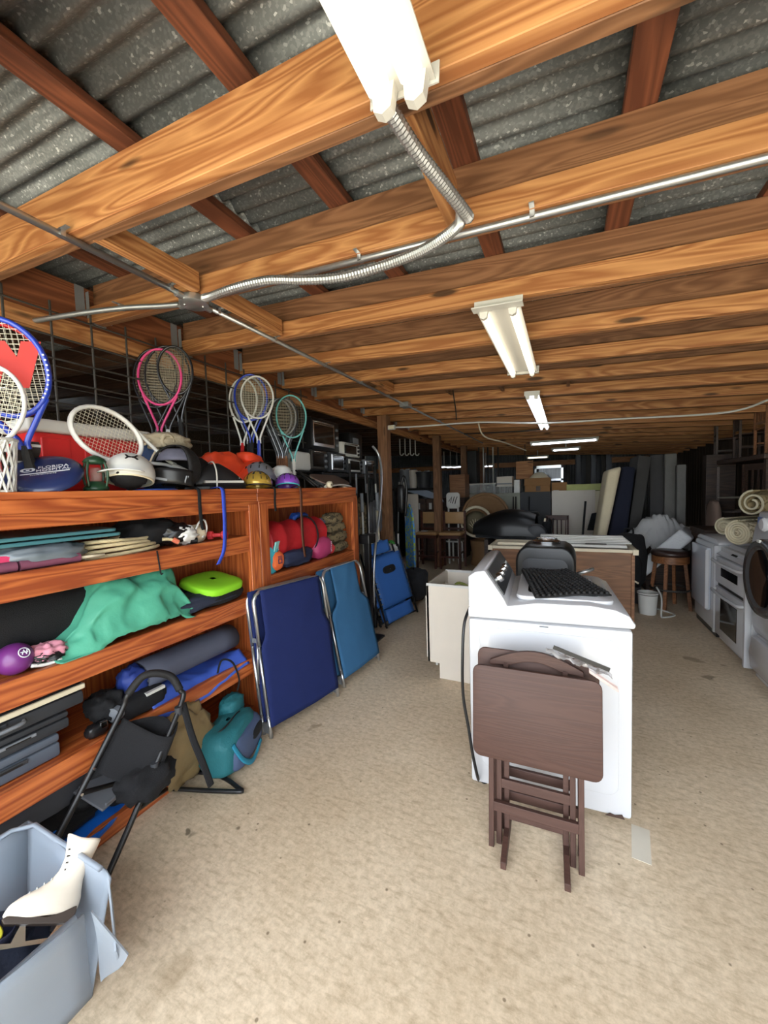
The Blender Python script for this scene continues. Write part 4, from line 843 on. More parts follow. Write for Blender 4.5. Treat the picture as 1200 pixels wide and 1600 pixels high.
# bundle of sticks, skateboard, boogie pieces at the far end
for k in range(7):
    a = pX(462+k*5, 735+k*2.2, -2.2); b_ = pX(492+k*6, 762-k*.5, -2.0); a.z = max(a.z, TZ+.02); b_.z = TZ+.012
    tag(MB().tube([a, b_], .008+.002*(k % 2), 6).build('club_shaft', STEEL if k % 2 else BLK, smooth=True), 'dark shaft in the bundle by the purple helmet, number %s' % ('one', 'two', 'three', 'four', 'five', 'six', 'seven')[k], 'shaft', 'bundle of shafts on the far bookcase')
sb = T('skateboard', 'brown skateboard lying on the far end of the bookcase', 'skateboard', (-2.06, 3.18, TZ+.075), 0); sb.rotation_euler = (.0, .5, .1)
MB().prism([(x, y_) for x, y_ in rrect(.2, .62, .098, 6)], 0, .012, 'xy').build('deck', mat('worn_deck', (104, 84, 74), .5, var=.3), sb, bevel=.003)
for yv in (-.19, .19):
    MB().box((0, yv, -.02), (.1, .03, .03)).build('truck', ALU, sb)
    for s in (-1, 1): MB().cyl((s*.07, yv, -.03), (s*.1, yv, -.03), .027, 14).build('wheel', CREAM, sb, smooth=2)
wh = T('skate_wheel', 'cream skate wheel on the front edge of the far bookcase', 'wheel', (-1.935, 2.97, TZ+.026)); MB().lathe([(.012, -.02), (.03, -.018), (.034, 0), (.03, .018), (.012, .02)], 18, axis='x').build('tyre', CREAM, wh, smooth=True); MB().cyl((-.022, 0, 0), (.022, 0, 0), .009, 10).build('bearing', STEEL, wh)
o = MB().prism([(0, 0), (.09, .02), (.05, .11), (.03, .1)], -.006, .006, 'yz').build('surf_fin', mat('yellow_fin', (212, 160, 60), .4), bevel=.003); o.location = (-2.25, 3.28, TZ+.02); tag(o, 'yellow fin standing among the gear at the far end', 'fin')
o = MB().surf(lambda u, v: Vector((-2.1+.14*v, 3.02+.4*u, TZ+.008+.02*math.sin(PI*u))), 12, 5).build('skim_board', RWHT, smooth=True, solid=.01); tag(o, 'curved white board edge on the far end of bookcase', 'board')
# straps hanging over the front
def ribbon(label, pts, w_, m, flat_x=True):
    P = bez(pts, 6); d_ = Vector((0, w_/2, 0)); o = MB().surf(lambda u, v: P[min(len(P)-1, int(round(u*(len(P)-1))))]+d_*(2*v-1), len(P), 2).build('strap', m, solid=.0025, smooth=True); return tag(o, label, 'strap')
xf = FX+.024
ribbon('royal blue strap hanging over the near bookcase front', [(-1.99, 1.73, TZ+.006), (xf, 1.73, TZ+.004), (xf+.004, 1.735, 1.5), (xf, 1.735, 1.36), (xf, 1.72, 1.24), (xf-.005, 1.675, 1.16)], .028, mat('royal_blue_web', (48, 74, 190), .7))
ribbon('black strap dangling from the full-face helmet', [(-1.99, 1.56, TZ+.006), (xf, 1.56, TZ+.003), (xf, 1.565, 1.52), (xf, 1.57, 1.42), (xf, 1.58, 1.38)], .022, BLKF)
ribbon('brown leather strap hanging in front of the red sleeping bag', [(-1.99, 2.5, TZ+.006), (xf, 2.5, TZ+.003), (xf, 2.505, 1.4), (xf, 2.51, 1.2), (xf, 2.53, 1.06)], .028, mat('brown_leather', (92, 54, 36), .5))
ribbon('short black strap hanging beside the gold helmet', [(-1.99, 2.2, TZ+.005), (xf, 2.2, TZ+.002), (xf, 2.2, 1.52), (xf, 2.205, 1.45)], .02, BLKF)
tag(MB().tube(bez([(-1.918, 1.3, 1.3), (-1.917, 1.305, 1.25), (-1.917, 1.31, 1.2), (-1.917, 1.315, 1.175), (-1.917, 1.325, 1.18)], 5), .004, 5).build('cord_loop', BLKF, smooth=True), 'thin dark cord hanging below the coiled rope', 'cord')
# ================================================================== first shelf (z 1.295)
Z1, Z2, Z3 = 1.297, .888, .473
def soft(name, label, cat, c, r, m, amp=.15, freq=2.5, seed=1, pw=2.6, wr=.05, rot=None, n=20, group=None):
    c = Vector(c); o = MB().blob((0, 0, 0), r, amp, freq, seed, n, pw, wr, rot).build(name, m, smooth=True)
    lo = min(v.co.z for v in o.data.vertices); o.location = (c.x, c.y, c.z-lo); return tag(o, label, cat, group)
TEALM = mat('teal_board', (70, 122, 130), .3, coat=.3)
for k in range(2):
    o = MB().prism(rrect(.3, .62-.04*k, .03, 4), 0, .016, 'xy').build('boogie_board', TEALM, bevel=.005); o.location = (-2.12, .86, Z1+.105+.022*k); o.rotation_euler = (0, .03, .02*k)
    tag(o, '%s of two teal boards stacked on the first shelf' % ('lower', 'upper')[k], 'board')
soft('plastic_pouch', 'crumpled grey clear pouch under the teal boards', 'pouch', (-2.08, .86, Z1), (.14, .17, .05), mat('grey_film', (112, 122, 130), .25, var=.3, scale=14), .2, 3, 3)
rp = T('coiled_rope', 'loose coil of beige rope on the first shelf', 'rope', (-2.06, 1.2, Z1))
ROPE = mat('beige_rope', (206, 190, 150), .9, bump=.6, bscale=180)
for k in range(4):
    MB().tube([((.09-.008*k)*math.cos(a)+.01*math.sin(3*a+k), (.2-.012*k)*math.sin(a), .012+.02*k+.006*math.sin(2*a+k)) for a in [2*PI*i/30 for i in range(30)]], .0095, 8, closed=True).build('turn', ROPE, rp, smooth=True)
MB().tube(bez([(.06, .19, .05), (.08, .23, .045), (.1, .26, .02)], 5), .009, 8).build('tail', ROPE, rp, smooth=True); MB().cyl((.085, .235, .045), (.1, .258, .025), .014, 8).build('end_wrap', mat('orange_tape', (210, 110, 80), .6), rp)
def dumbbell(label, c, rz, ln, r, m):
    t = T('dumbbell', label, 'dumbbell', c, rz); MB().cyl((-ln/2, 0, r), (ln/2, 0, r), r*.45, 10).build('bar', m, t, smooth=2)
    for s in (-1, 1): MB().lathe([(r*.75, -ln*.14), (r, -ln*.1), (r, ln*.1), (r*.75, ln*.14)], 6, axis='x', c=(s*ln*.36, 0, r)).build('weight', m, t, bevel=.004)
    return t
PNK = mat('pink_neoprene', (222, 66, 110), .55); MAR = mat('maroon_foam', (120, 66, 88), .8)
dumbbell('pink dumbbell at the left of the first shelf', (-1.99, .8, Z1+.015), 1.5, .2, .03, PNK)
dumbbell('small red dumbbell by the blue strap on the first shelf', (-2.0, 1.76, Z1), .5, .12, .03, mat('coral_red', (210, 60, 64), .5))
ex = T('foam_grip_bar', 'maroon foam-gripped exercise bar at front of the first shelf', 'exercise bar', (-1.965, .55, Z1+.012)); 
for a, b_ in ((.0, .2), (.21, .42)): MB().cyl((0, a, .014), (0, b_, .014), .021, 12).build('grip', MAR, ex, smooth=2)
MB().cyl((0, .42, .01), (.01, .52, .008), .007, 8).build('rod', CREAM, ex, smooth=True)
soft('gear_bag', 'black drawstring bag at the back of the first shelf', 'bag', (-2.16, 1.4, Z1), (.15, .16, .085), BLKF, .25, 3, 5, 2.4, .1)
soft('gear_bag', 'black pouch with shiny buckle behind the white bundle', 'bag', (-2.05, 1.5, Z1), (.09, .1, .06), BLK, .25, 3, 8, 2.4, .1)
soft('cloth_bundle', 'crumpled white cloth bundle on the first shelf', 'cloth', (-2.0, 1.53, Z1), (.055, .07, .05), RWHT, .3, 3.5, 6, 2.2, .2)
nb = T('net_bag', 'cream net bag tied with white cord on the first shelf', 'bag', (-2.04, 1.64, Z1)); MB().blob((0, 0, .05), (.05, .06, .055), .2, 3, 7, 14).build('body', CREAM, nb, smooth=True)
MB().tube(bez([(.04, -.05, .05), (.05, -.02, .12), (.04, .03, .13), (.03, .05, .07), (.05, .0, .03)], 6), .006, 6).build('cord', RWHT, nb, smooth=True)
tg = MB().cyl((-1.99, 1.545, Z1+.022), (-1.97, 1.585, Z1+.018), .02, 14).build('tape_roll', BLK, smooth=2); tag(tg, 'small black roll in front of the white bundle', 'roll')
# ================================================================== second shelf (z .888)
soft('gym_bag', 'long black gym bag at the back of the second shelf', 'bag', (-2.22, .82, Z2), (.17, .42, .15), BLKF, .1, 2.5, 12, 3, .04)
GT = mat('sea_green_tarp', (80, 166, 138), .5, var=.14, scale=5, bump=.3, bscale=25)
tr_ = MB()
def tarp(u, v):
    a = u; y = .85+.66*a; wv = noise.noise(Vector((u*7, v*5, 2.2))); w2 = abs(noise.noise(Vector((u*13+3, v*9, 5)))); 
    s_ = min(1, max(0, (a-.05)/.35)); s_ = s_*s_*(3-2*s_); hgt = (.07+.25*s_)*(1-.9*max(0, (a-.86)/.14)**2)
    b_ = -.45+2.3*v; x = -2.13+.17*math.sin(b_)*(1+.2*wv); z = Z2+hgt*(.42+.55*math.cos(b_)*(1+.15*wv))+.02*w2
    if v > .82: x += .06*(v-.82)/.18; z = max(Z2+.004, z-.05*(v-.82)/.18)
    return Vector((min(x, FX-.012+.03*(v > .75)), y+.04*wv, max(Z2+.006, z)))
o = tr_.surf(tarp, 60, 34).build('folded_tarp', GT, smooth=True, solid=.004); tag(o, 'crumpled sea-green tarp spilling over the second shelf', 'tarp'); 
MB().tube(arc((-1.985, .905, Z2+.06), .008, 0, 2*PI, 10, 'yz')[:-1], .003, 5, closed=True).build('grommet', GALV, o)
lp = T('seat_cushion', 'lime green cushion with black base at the right of the second shelf', 'cushion', (-2.08, 1.76, Z2+.09), 0); lp.rotation_euler = (0, .22, .12)
MB().blob((0, 0, .035), (.15, .17, .034), .05, 2, 2, 18, 4).build('top', mat('lime_fabric', (146, 222, 40), .7, var=.06), lp, smooth=True); MB().blob((0, .01, -.02), (.155, .17, .035), .05, 2, 3, 16, 4).build('underside', BLKF, lp, smooth=True)
NVY = mat('dark_navy_cloth', (34, 40, 58), .85, var=.2, bump=.3)
soft('folded_fabric', 'folded dark navy fabric under the lime cushion', 'fabric', (-2.06, 1.63, Z2), (.13, .24, .05), NVY, .2, 2.6, 4, 3, .12)
soft('pink_cloth', 'crumpled pink cloth left of the tarp', 'cloth', (-2.0, .84, Z2), (.05, .07, .04), mat('pale_pink', (222, 150, 168), .8), .3, 3, 6, 2.3, .25)
pb = T('exercise_ball', 'small purple weighted ball with white circular logo on the second shelf', 'ball', (-2.0, .735, Z2+.062)); MB().lathe([(.062*math.cos(a), .062*math.sin(a)) for a in [-PI/2+PI*k/16 for k in range(17)]], 26, cap=False).build('ball', mat('purple_rubber', (110, 44, 120), .4, coat=.2), pb, smooth=True)
ld = Vector((.85, .2, .48)).normalized(); lx = Vector((0, 0, 1)).cross(ld).normalized(); lm = Matrix.Translation(ld*.0615) @ Matrix((lx, ld.cross(lx), ld)).transposed().to_4x4()
o = MB().tube(arc((0, 0, 0), .019, 0, 2*PI, 20)[:-1], .002, 5, closed=True).build('logo_ring', PRW, pb); o.matrix_local = lm
o = MB().tube([(-.01, -.006, .002), (.0, .01, .003), (.004, -.008, .003), (.012, .008, .002)], .0022, 5).build('logo_mark', PRW, pb); o.matrix_local = lm
o = MB().tube([(-.012, .004, .002), (.012, -.002, .002)], .0022, 5).build('logo_mark', PRW, pb); o.matrix_local = lm
soft('strap_tangle', 'tangle of black straps beside the purple ball', 'straps', (-2.0, .84, Z2), (.06, .07, .028), BLK, .5, 4, 16, 2.2, .4)
tag(MB().tube(bez([(-1.96, .77, Z2+.025), (-1.955, .82, Z2+.012), (-1.95, .87, Z2+.014)], 5), .008, 6).build('white_tag', RWHT, smooth=True), 'short white cord end next to the purple ball', 'cord')
# ================================================================== third shelf (z .473)
def case(label, c, d, m, m2, lid=None, latches=2):
    t = T('tool_case', label, 'case', c); x, y_, z_ = d
    MB().b2((-x, 0, 0), (0, y_, z_*.62)).build('base', m, t, bevel=.012, smooth=True); MB().b2((-x, 0, z_*.64), (0, y_, z_)).build('lid', lid or m, t, bevel=.012, smooth=True)
    for k in range(latches):
        yy_ = y_*(.3+.4*k) if latches > 1 else y_*.5
        l = MB().b2((-.004, yy_-.06, z_*.42), (.008, yy_+.06, z_*.6)).build('latch', m2, t, bevel=.004); MB().b2((.006, yy_-.04, z_*.46), (.01, yy_+.04, z_*.54)).build('grip_slot', BLK, l)
    return t
case('slate grey tool case at the bottom of the stack on the third shelf', (-1.99, .28, Z3), (.34, .58, .1), mat('slate_plastic', (88, 96, 108), .5), CHAR)
case('charcoal tool case in the middle of the stack on the third shelf', (-1.99, .3, Z3+.104), (.34, .6, .075), CHAR, GREYP)
tc_ = case('flat black case with cream lid on top of the stack', (-1.985, .3, Z3+.185), (.36, .66, .095), CHAR, CHAR, None, 1)
MB().b2((-.365, -.005, .066), (.006, .665, .09)).build('cream_band', CREAM, tc_, bevel=.006); MB().b2((-.33, .03, .09), (-.03, .63, .1)).build('inset_lid', mat('brown_grey_lid', (96, 84, 74), .5), tc_, bevel=.004)
MB().tube(bez([(.006, .28, .04), (.03, .3, .04), (.03, .42, .04), (.006, .44, .04)], 4), .008, 6).build('handle', GREYP, tc_, smooth=True)
soft('gear_pouch', 'black pouch with grey cap beside the tool cases', 'pouch', (-2.08, 1.1, Z3), (.09, .08, .07), BLKF, .3, 3, 21)
pcl = T('camera_mount', 'black gadget with glossy clip on the third shelf lip', 'gadget', (-1.99, 1.0, Z3)); MB().blob((0, 0, .03), (.03, .045, .03), .2, 4, 2, 12, 3).build('body', BLK, pcl, smooth=True); MB().box((.02, .02, .05), (.02, .03, .03)).build('clip', CHROME, pcl, bevel=.003)
bc = T('binocular_case', 'black binocular case with grey lens cap under the mat roll', 'case', (-2.02, 1.22, Z3)); MB().blob((0, 0, .05), (.07, .13, .055), .1, 3, 5, 16, 3.4).build('body', BLKF, bc, smooth=True); MB().cyl((.03, -.12, .06), (.04, -.15, .06), .035, 16).build('lens_cap', GREYP, bc, smooth=2); MB().b2((.05, .0, .085), (.07, .1, .1)).build('label_strip', WPLA, bc)
MATR = mat('slate_foam', (78, 82, 98), .8, var=.08)
mr = T('camping_mat', 'rolled slate-grey camping mat on the third shelf', 'camping mat', (-2.08, 1.27, Z3+.14)); 
MB().surf(lambda u, v: (lambda an, r_: Vector((r_*math.cos(an), .62*v, r_*math.sin(an)*.9)))(u*2*PI*2.4, .03+.062*u), 60, 6).build('roll', MATR, mr, solid=.011, smooth=True)
MB().blob((.0, -.04, 0), (.07, .07, .08), .25, 3, 3, 14, 2.4, .1).build('cover_end', mat('royal_blue_nylon', (40, 62, 140), .6), mr, smooth=True)
RB = mat('cornflower_nylon', (62, 94, 190), .6, var=.08)
o = MB().surf(lambda u, v: Vector((-2.16+.24*v+(.006 if v > .9 else 0), 1.22+.64*u+.03*v, Z3+.05+.03*math.sin(u*5+v*3)-.10*max(0, v-.7)/.3+.01*noise.noise(Vector((u*9, v*4, 0))))), 34, 14).build('nylon_sheet', RB, solid=.005, smooth=True); tag(o, 'cornflower blue nylon sheet folded under the camping mat', 'fabric')
tag(MB().tube(bez([(-1.915, 1.63, Z3+.03), (-1.905, 1.66, Z3+.10), (-1.905, 1.74, Z3+.05), (-1.91, 1.79, Z3-.08), (-1.9, 1.76, Z3-.14)], 6), .006, 6).build('shoulder_strap', BLKF, smooth=True), 'thin black strap looping down to the teal bag', 'strap')
# ================================================================== floor level, left
tb = T('duffel_bag', 'teal and slate zipped bag on the floor in front of the bookcase', 'bag', (-1.81, 1.6, 0), .35)
TLF = mat('teal_nylon', (34, 108, 116), .65, var=.1, bump=.3, bscale=120); SLT = mat('slate_blue_nylon', (72, 88, 120), .65, var=.1)
MB().blob((0, 0, .13), (.11, .2, .13), .08, 2.4, 3, 20, 3.6).build('body', TLF, tb, smooth=True); MB().blob((.035, .03, .11), (.1, .18, .1), .06, 2.4, 6, 18, 4).build('side_panel', SLT, tb, smooth=True)
MB().blob((.125, .09, .14), (.02, .07, .035), .1, 3, 8, 12, 3).build('pocket_opening', BLKF, tb, smooth=True)
MB().tube(bez([(.1, -.15, .2), (.14, -.12, .1), (.15, -.02, .03), (.14, .12, .06)], 6), .016, 6, flat=.3).build('strap', mat('bright_teal_web', (30, 130, 160), .6), tb, smooth=True)
MB().tube(bez([(-.09, -.17, .2), (.02, -.1, .262), (.03, .05, .268), (.0, .18, .2)], 6), .005, 6).build('zip', BLK, tb, smooth=True); MB().blob((-.05, .14, .26), (.06, .09, .06), .2, 3, 9, 14, 3).build('bottle_pocket', TLF, tb, smooth=True)
GLD = mat('bronze_vinyl', (128, 108, 74), .35, var=.2, bump=.5, bscale=14)
soft('vinyl_bag', 'crumpled bronze vinyl bag behind the black folding frame', 'bag', (-1.9, 1.36, .0), (.08, .17, .2), GLD, .25, 3, 31, 2.6, .2)
# black folding frame with basket bag
fr_ = T('folding_trolley', 'black tubular folding frame with arched handle and fabric basket by the bookcase', 'trolley', (0, 0, 0))
Lg = [pX(72, 1345, -1.86), pX(125, 1240, -1.87), pX(188, 1115, -1.88)]; Rg = [fl(155, 1398), pX(222, 1245, -1.70), pX(283, 1100, -1.74)]
Lg[0].z = max(.0, Lg[0].z)
top = [pX(200, 1085, -1.87), pX(222, 1058, -1.85), pX(245, 1052, -1.82), pX(268, 1058, -1.79), pX(281, 1078, -1.76)]
MB().tube(bez(Lg+top+Rg[::-1], 6), .0125, 10).build('handle_frame', BLK, fr_, smooth=True); MB().tube(bez(top, 6), .018, 10).build('foam_grip', BLKM, fr_, smooth=True)
ub = [fl(262, 1232, .02), fl(368, 1237, .02), fl(372, 1231, .02), fl(335, 1210, .02), fl(255, 1203, .03)]
MB().tube(bez([Rg[1].lerp(Rg[0], .15)]+[ub[0]], 4)+bez(ub, 5)+bez([ub[-1], Lg[1]], 4), .011, 8).build('base_loop', BLK, fr_, smooth=True)
A, B_, C_, D_ = Rg[2].lerp(Rg[1], .25), Lg[2].lerp(Lg[1], .1), Lg[1].lerp(Lg[2], .2), Rg[1].lerp(Rg[2], .25)
def bask(u, v):
    p = (A*(1-u)+B_*u)*(1-v)+(D_*(1-u)+C_*u)*v; sag = math.sin(PI*u)*(.06+.05*math.sin(PI*v)); return p+Vector((.10*math.sin(PI*u)*(1-v*.5), .03, -sag))
MB().surf(bask, 16, 14).build('basket_front', BLKF, fr_, smooth=True, solid=.006)
MB().surf(lambda u, v: (A*(1-u)+B_*u)*(1-v)+(D_*(1-u)+C_*u)*v+Vector((-.02*math.sin(PI*u), .09*math.sin(PI*u), -.02)), 12, 10).build('basket_back', BLKF, fr_, smooth=True, solid=.006)
MB().blob((D_+C_)/2+Vector((.04, .08, -.07)), (.1, .12, .07), .3, 3, 5, 16, 2.4, .15).build('lower_pouch', BLKF, fr_, smooth=True)
MB().tube(bez([Rg[2]+Vector((0, .01, 0)), pX(300, 1150, -1.66), pX(318, 1195, -1.6), pX(330, 1228, -1.58)], 6), .016, 6, flat=.2).build('strap', BLKF, fr_, smooth=True)
for p in (Rg[2].lerp(Rg[1], .08), Rg[1].lerp(Rg[2], .3)): MB().lathe([(.017, -.02), (.018, 0), (.017, .02)], 10, c=p).build('clamp', CHAR, fr_, smooth=2)
for p in (Lg[1], Lg[1].lerp(Lg[2], .3)): MB().cyl(p+Vector((.012, 0, 0)), p+Vector((.017, 0, 0)), .006, 8).build('rivet', CHROME, fr_)
# flippers and bags on the bottom shelf
FB = mat('bright_blue_rubber', (22, 96, 190), .45)
for k, (x, y_, rz, m_, lab) in enumerate(((-2.0, .98, .3, FB, 'bright blue swim fin with black foot pocket on the bottom shelf'), (-2.06, .86, .1, BLKM, 'black swim fin behind the blue one on the bottom shelf'), (-2.04, 1.16, .2, mat('grey_rubber', (124, 126, 132), .5), 'grey swim fin lying right of the blue one'))):
    t = T('swim_fin', lab, 'swim fin', (x, y_, .085+.05*k), rz); t.rotation_euler = (.0, .35, rz)
    MB().prism([(-.09, -.22), (.09, -.22), (.075, .1), (.05, .22), (-.05, .22), (-.075, .1)], 0, .012, 'xy').build('blade', m_, t, bevel=.004)
    for s in (-1, 1): MB().b2((s*.08-.006, -.2, 0), (s*.08+.006, .1, .025)).build('rail', m_, t, bevel=.003)
    MB().blob((0, .17, .035), (.055, .12, .04), .05, 2, k, 14, 3).build('foot_pocket', BLKM, t, smooth=True)
soft('canvas_roll', 'grey canvas roll at the back of the bottom shelf', 'roll', (-2.2, .8, .08), (.1, .3, .1), mat('grey_canvas', (92, 92, 96), .9), .15, 2.4, 4)
soft('clear_bag', 'torn clear plastic bag on the bottom shelf lip', 'bag', (-1.99, 1.28, .085), (.06, .1, .05), mat('grey_film', (0, 0, 0)), .3, 3, 23, 2.2, .2)
# ---- translucent storage tote with ice skates, lower left corner
TOT = mat('translucent_poly', (158, 168, 180), .35, var=.06, scale=4, alpha=.62)
to = T('storage_tote', 'translucent cracked plastic tote full of skates in the lower left corner', 'tote', (-1.57, .3, 0), .0)
rx, ry, bxx, by_ = .28, .38, .2, .32; HT = .37
def side(p0, p1, q0, q1, nm, n=10, crack=None):
    p0, p1, q0, q1 = map(Vector, (p0, p1, q0, q1))
    def fn(u, v):
        p = (p0*(1-u)+p1*u)*(1-v)+(q0*(1-u)+q1*u)*v
        if crack: p += crack(u, v)
        return p
    return MB().surf(fn, n, 8).build(nm, TOT, to, smooth=True, solid=.005)
side((-bxx, by_, 0), (bxx, by_, 0), (-rx, ry, HT), (rx-.06, ry+.0, HT), 'end_wall', 14, lambda u, v: Vector((0, .02*math.sin(u*9)*v*u, -.03*u*u*v*(1 if u > .6 else 0))))
side((-bxx, -by_, 0), (-bxx, by_, 0), (-rx, -ry, HT), (-rx, ry, HT), 'long_wall')
side((bxx, by_, 0), (bxx, -by_, 0), (rx, ry-.1, HT), (rx, -ry, HT), 'long_wall', 12, lambda u, v: Vector((.02*math.sin(u*8)*v, 0, .015*math.sin(u*6)*v-.05*max(0, .2-u)*v)))
side((-bxx, -by_, 0), (bxx, -by_, 0), (-rx, -ry, HT), (rx, -ry, HT), 'end_wall')
MB().b2((-bxx, -by_, 0), (bxx, by_, .005)).build('bottom', TOT, to)
MB().tube([(-rx, -ry, HT), (-rx, ry-.05, HT), (-rx+.05, ry, HT), (rx-.1, ry, HT-.005)], .009, 6).build('rim', TOT, to, smooth=True); MB().tube([(rx, ry-.12, HT), (rx, -ry, HT), (-rx, -ry, HT)], .009, 6).build('rim', TOT, to, smooth=True)
for (p, q_, r_) in (((rx-.06, ry, HT-.02), (rx+.05, ry-.05, HT-.16), (rx-.03, ry-.01, .06)), ((rx-.0, ry-.08, HT-.02), (rx+.06, ry-.02, HT-.2), (rx-.05, ry-.04, .04))):
    p, q_, r_ = Vector(p), Vector(q_), Vector(r_); MB().surf(lambda u, v: p*(1-u)*(1-v)+q_*u*(1-v)+r_*v+Vector((.01*math.sin(v*5), 0, 0)), 5, 8).build('cracked_flap', TOT, to, solid=.005)
# ice skate: boot lying against the end wall
def boot(label, mw, m, sole, blade=True):
    t = T('ice_skate', label, 'skate', (0, 0, 0)); t.matrix_world = mw
    # local: toe +x, up +z
    rows = [(0, -.10, .15, .034), (.02, -.106, .166, .043), (.05, -.106, .156, .045), (.072, -.1, .125, .043), (.092, -.096, .075, .039), (.115, -.092, .035, .037), (.15, -.094, .012, .038), (.19, -.102, .008, .041), (.225, -.11, .018, .046), (.262, -.116, .03, .05)]
    def fn(u, v):
        f = v*(len(rows)-1); i = min(len(rows)-2, int(f)); k = f-i; z, xb, xf, w_ = [rows[i][q]*(1-k)+rows[i+1][q]*k for q in range(4)]; a = 2*PI*u; cx, rx_ = (xb+xf)/2, (xf-xb)/2
        sg = lambda t_: math.copysign(abs(t_)**.8, t_); lift = .03*max(0, math.cos(a))*v**4
        return Vector((cx+rx_*sg(math.cos(a)), w_*sg(math.sin(a)), z+lift))
    MB().surf(fn, 26, 30, True).build('boot', m, t, smooth=True, solid=.004)
    MB().prism([(-.105, 0), (-.1, .02), (-.05, .004), (.0, -.004), (.08, .006), (.15, .012), (.165, .004), (.15, -.012), (-.02, -.03), (-.1, -.035)], -.035, .035, 'xz').build('sole', sole, t, bevel=.004)
    MB().prism([(-.08, -.035), (-.09, -.085), (.15, -.085), (.165, -.07), (.14, -.068), (.1, -.07), (.09, -.02), (.07, -.02), (.05, -.07), (-.03, -.07), (-.05, -.03)], -.003, .003, 'xz').build('blade', CHROME, t)
    for k in range(5):
        p0 = Vector((.10-.022*k, 0, .084+.013*k)); MB().tube([p0+Vector((0, -.025, -.003)), p0+Vector((0, 0, .005)), p0+Vector((0, .025, -.003))], .003, 5).build('lace', RWHT, t, smooth=True)
    for k in range(4):
        for s in (-1, 1): MB().box((-.01+.004*k, s*.03, .15+.025*k), (.014, .012, .006)).build('hook', STEEL, t)
    return t
hb_ = fl(116, 1426, .25); vn = (hb_-EYE).normalized()
def onv(px, py):
    r_ = ray(px, py); return EYE+r_*((hb_-EYE).dot(vn)/r_.dot(vn))
upb = (onv(146, 1328)-hb_).normalized(); upb = (upb+vn*.12).normalized(); toe = onv(44, 1390)-hb_; toe = (toe-upb*toe.dot(upb)).normalized()
def bootm(toe_, up_, heel): return Matrix.Translation(heel) @ Matrix((toe_, up_.cross(toe_), up_)).transposed().to_4x4() @ Matrix.Scale(.7, 4) @ Matrix.Translation((.1, 0, 0))
LEA = mat('white_leather', (226, 214, 196), .5, var=.06)
boot('white ice skate boot leaning upright in the tote corner', bootm(toe, upb, hb_), LEA, mat('dark_sole', (62, 50, 42), .6))
t2 = Vector((-.5, -.8, .1)).normalized(); u2 = Vector((.3, .2, .9)); u2 = (u2-t2*u2.dot(t2)).normalized()
boot('dark ice skate lying under the white one in the tote', bootm(t2, u2, Vector((-1.56, .5, .12))), mat('dark_navy_leather', (34, 36, 56), .5), BLK)
soft('clothing_heap', 'dark navy clothing heaped inside the tote', 'clothing', (-1.58, .32, .02), (.16, .28, .12), NVY, .3, 3, 41, 2.4, .2)
yl = T('yellow_laces', 'tangle of bright yellow laces inside the tote', 'laces', (-1.5, .36, .27)); YEL = mat('yellow_web', (224, 216, 60), .6)
for k in range(4): MB().tube(bez([Vector((.02*math.sin(k*2.1), -.12+.06*k, -.02)), Vector((.05*math.cos(k), -.06+.05*k, .04+.01*k)), Vector((-.04*math.cos(k*1.7), .02+.03*k, .03)), Vector((.05*math.sin(k*1.3), .08-.02*k, -.01))], 8), .008, 6, flat=.4).build('lace', YEL, yl, smooth=True)
# ================================================================== far bookcase contents (shelf z .985)
Z4 = .988
REDN = mat('red_nylon', (168, 22, 30), .6, var=.1, bump=.3, bscale=30)
sbg = T('sleeping_bag', 'puffy red rolled sleeping bag on the far bookcase', 'sleeping bag', (-2.06, 2.54, Z4+.06)); 
MB().surf(lambda u, v: (lambda a, yy_: Vector((.13*(1-.12*abs(math.sin(yy_*16)))*math.cos(a)*(1+.1*noise.noise(Vector((math.cos(a)*2, math.sin(a)*2, yy_*6)))), yy_, .165+.155*(1-.12*abs(math.sin(yy_*16)))*math.sin(a)*(1+.1*noise.noise(Vector((math.cos(a)*2, math.sin(a)*2, yy_*6+9)))))))(2*PI*u, -.36+.72*v), 36, 46, True).build('roll', REDN, sbg, smooth=True)
for s in (-1, 1): MB().lathe([(0, s*.37), (.06, s*.372), (.11, s*.366), (.13, s*.35)], 24, axis='y', c=(0, 0, .165), cap=False).build('end', REDN, sbg, smooth=True)
MB().tube([(.14*math.cos(a), .2, .165+.162*math.sin(a)) for a in [2*PI*k/24 for k in range(24)]], .006, 6, closed=True).build('tie', BLKF, sbg, smooth=True)
twl = T('beach_towel', 'turquoise towel with pale label left of the red sleeping bag', 'towel', (-1.99, 2.2, Z4+.0)); MB().blob((0, 0, .12), (.05, .07, .13), .25, 2.6, 6, 16, 2.8, .1).build('towel', mat('turquoise_cloth', (64, 176, 196), .8), twl, smooth=True); MB().box((.045, .05, .2), (.008, .09, .07), (0, .2, .3)).build('care_label', mat('pale_turquoise', (150, 220, 220), .7), twl)
po = T('orange_pouch', 'orange pouch with dark square emblem hanging on the turquoise towel', 'pouch', (-1.955, 2.25, Z4+.02)); MB().blob((0, 0, .07), (.03, .065, .07), .12, 2.6, 9, 14, 2.6).build('body', mat('orange_cloth', (232, 110, 56), .7), po, smooth=True)
DPR = mat('dark_print', (74, 44, 84), .6)
for lo, hi in (((.028, -.02, .05), (.034, .02, .055)), ((.028, -.02, .08), (.034, .02, .085)), ((.028, -.02, .05), (.034, -.015, .085)), ((.028, .015, .05), (.034, .02, .085)), ((.027, -.018, .09), (.033, .022, .095)), ((.025, -.016, .1), (.031, .022, .105))): MB().b2(lo, hi).build('emblem_bar', DPR, po)
soft('stuff_sack', 'dark navy stuff sack under the red sleeping bag', 'sack', (-2.0, 2.5, Z4), (.09, .2, .07), mat('navy_nylon', (30, 38, 66), .7), .2, 3, 12, 2.6, .12)
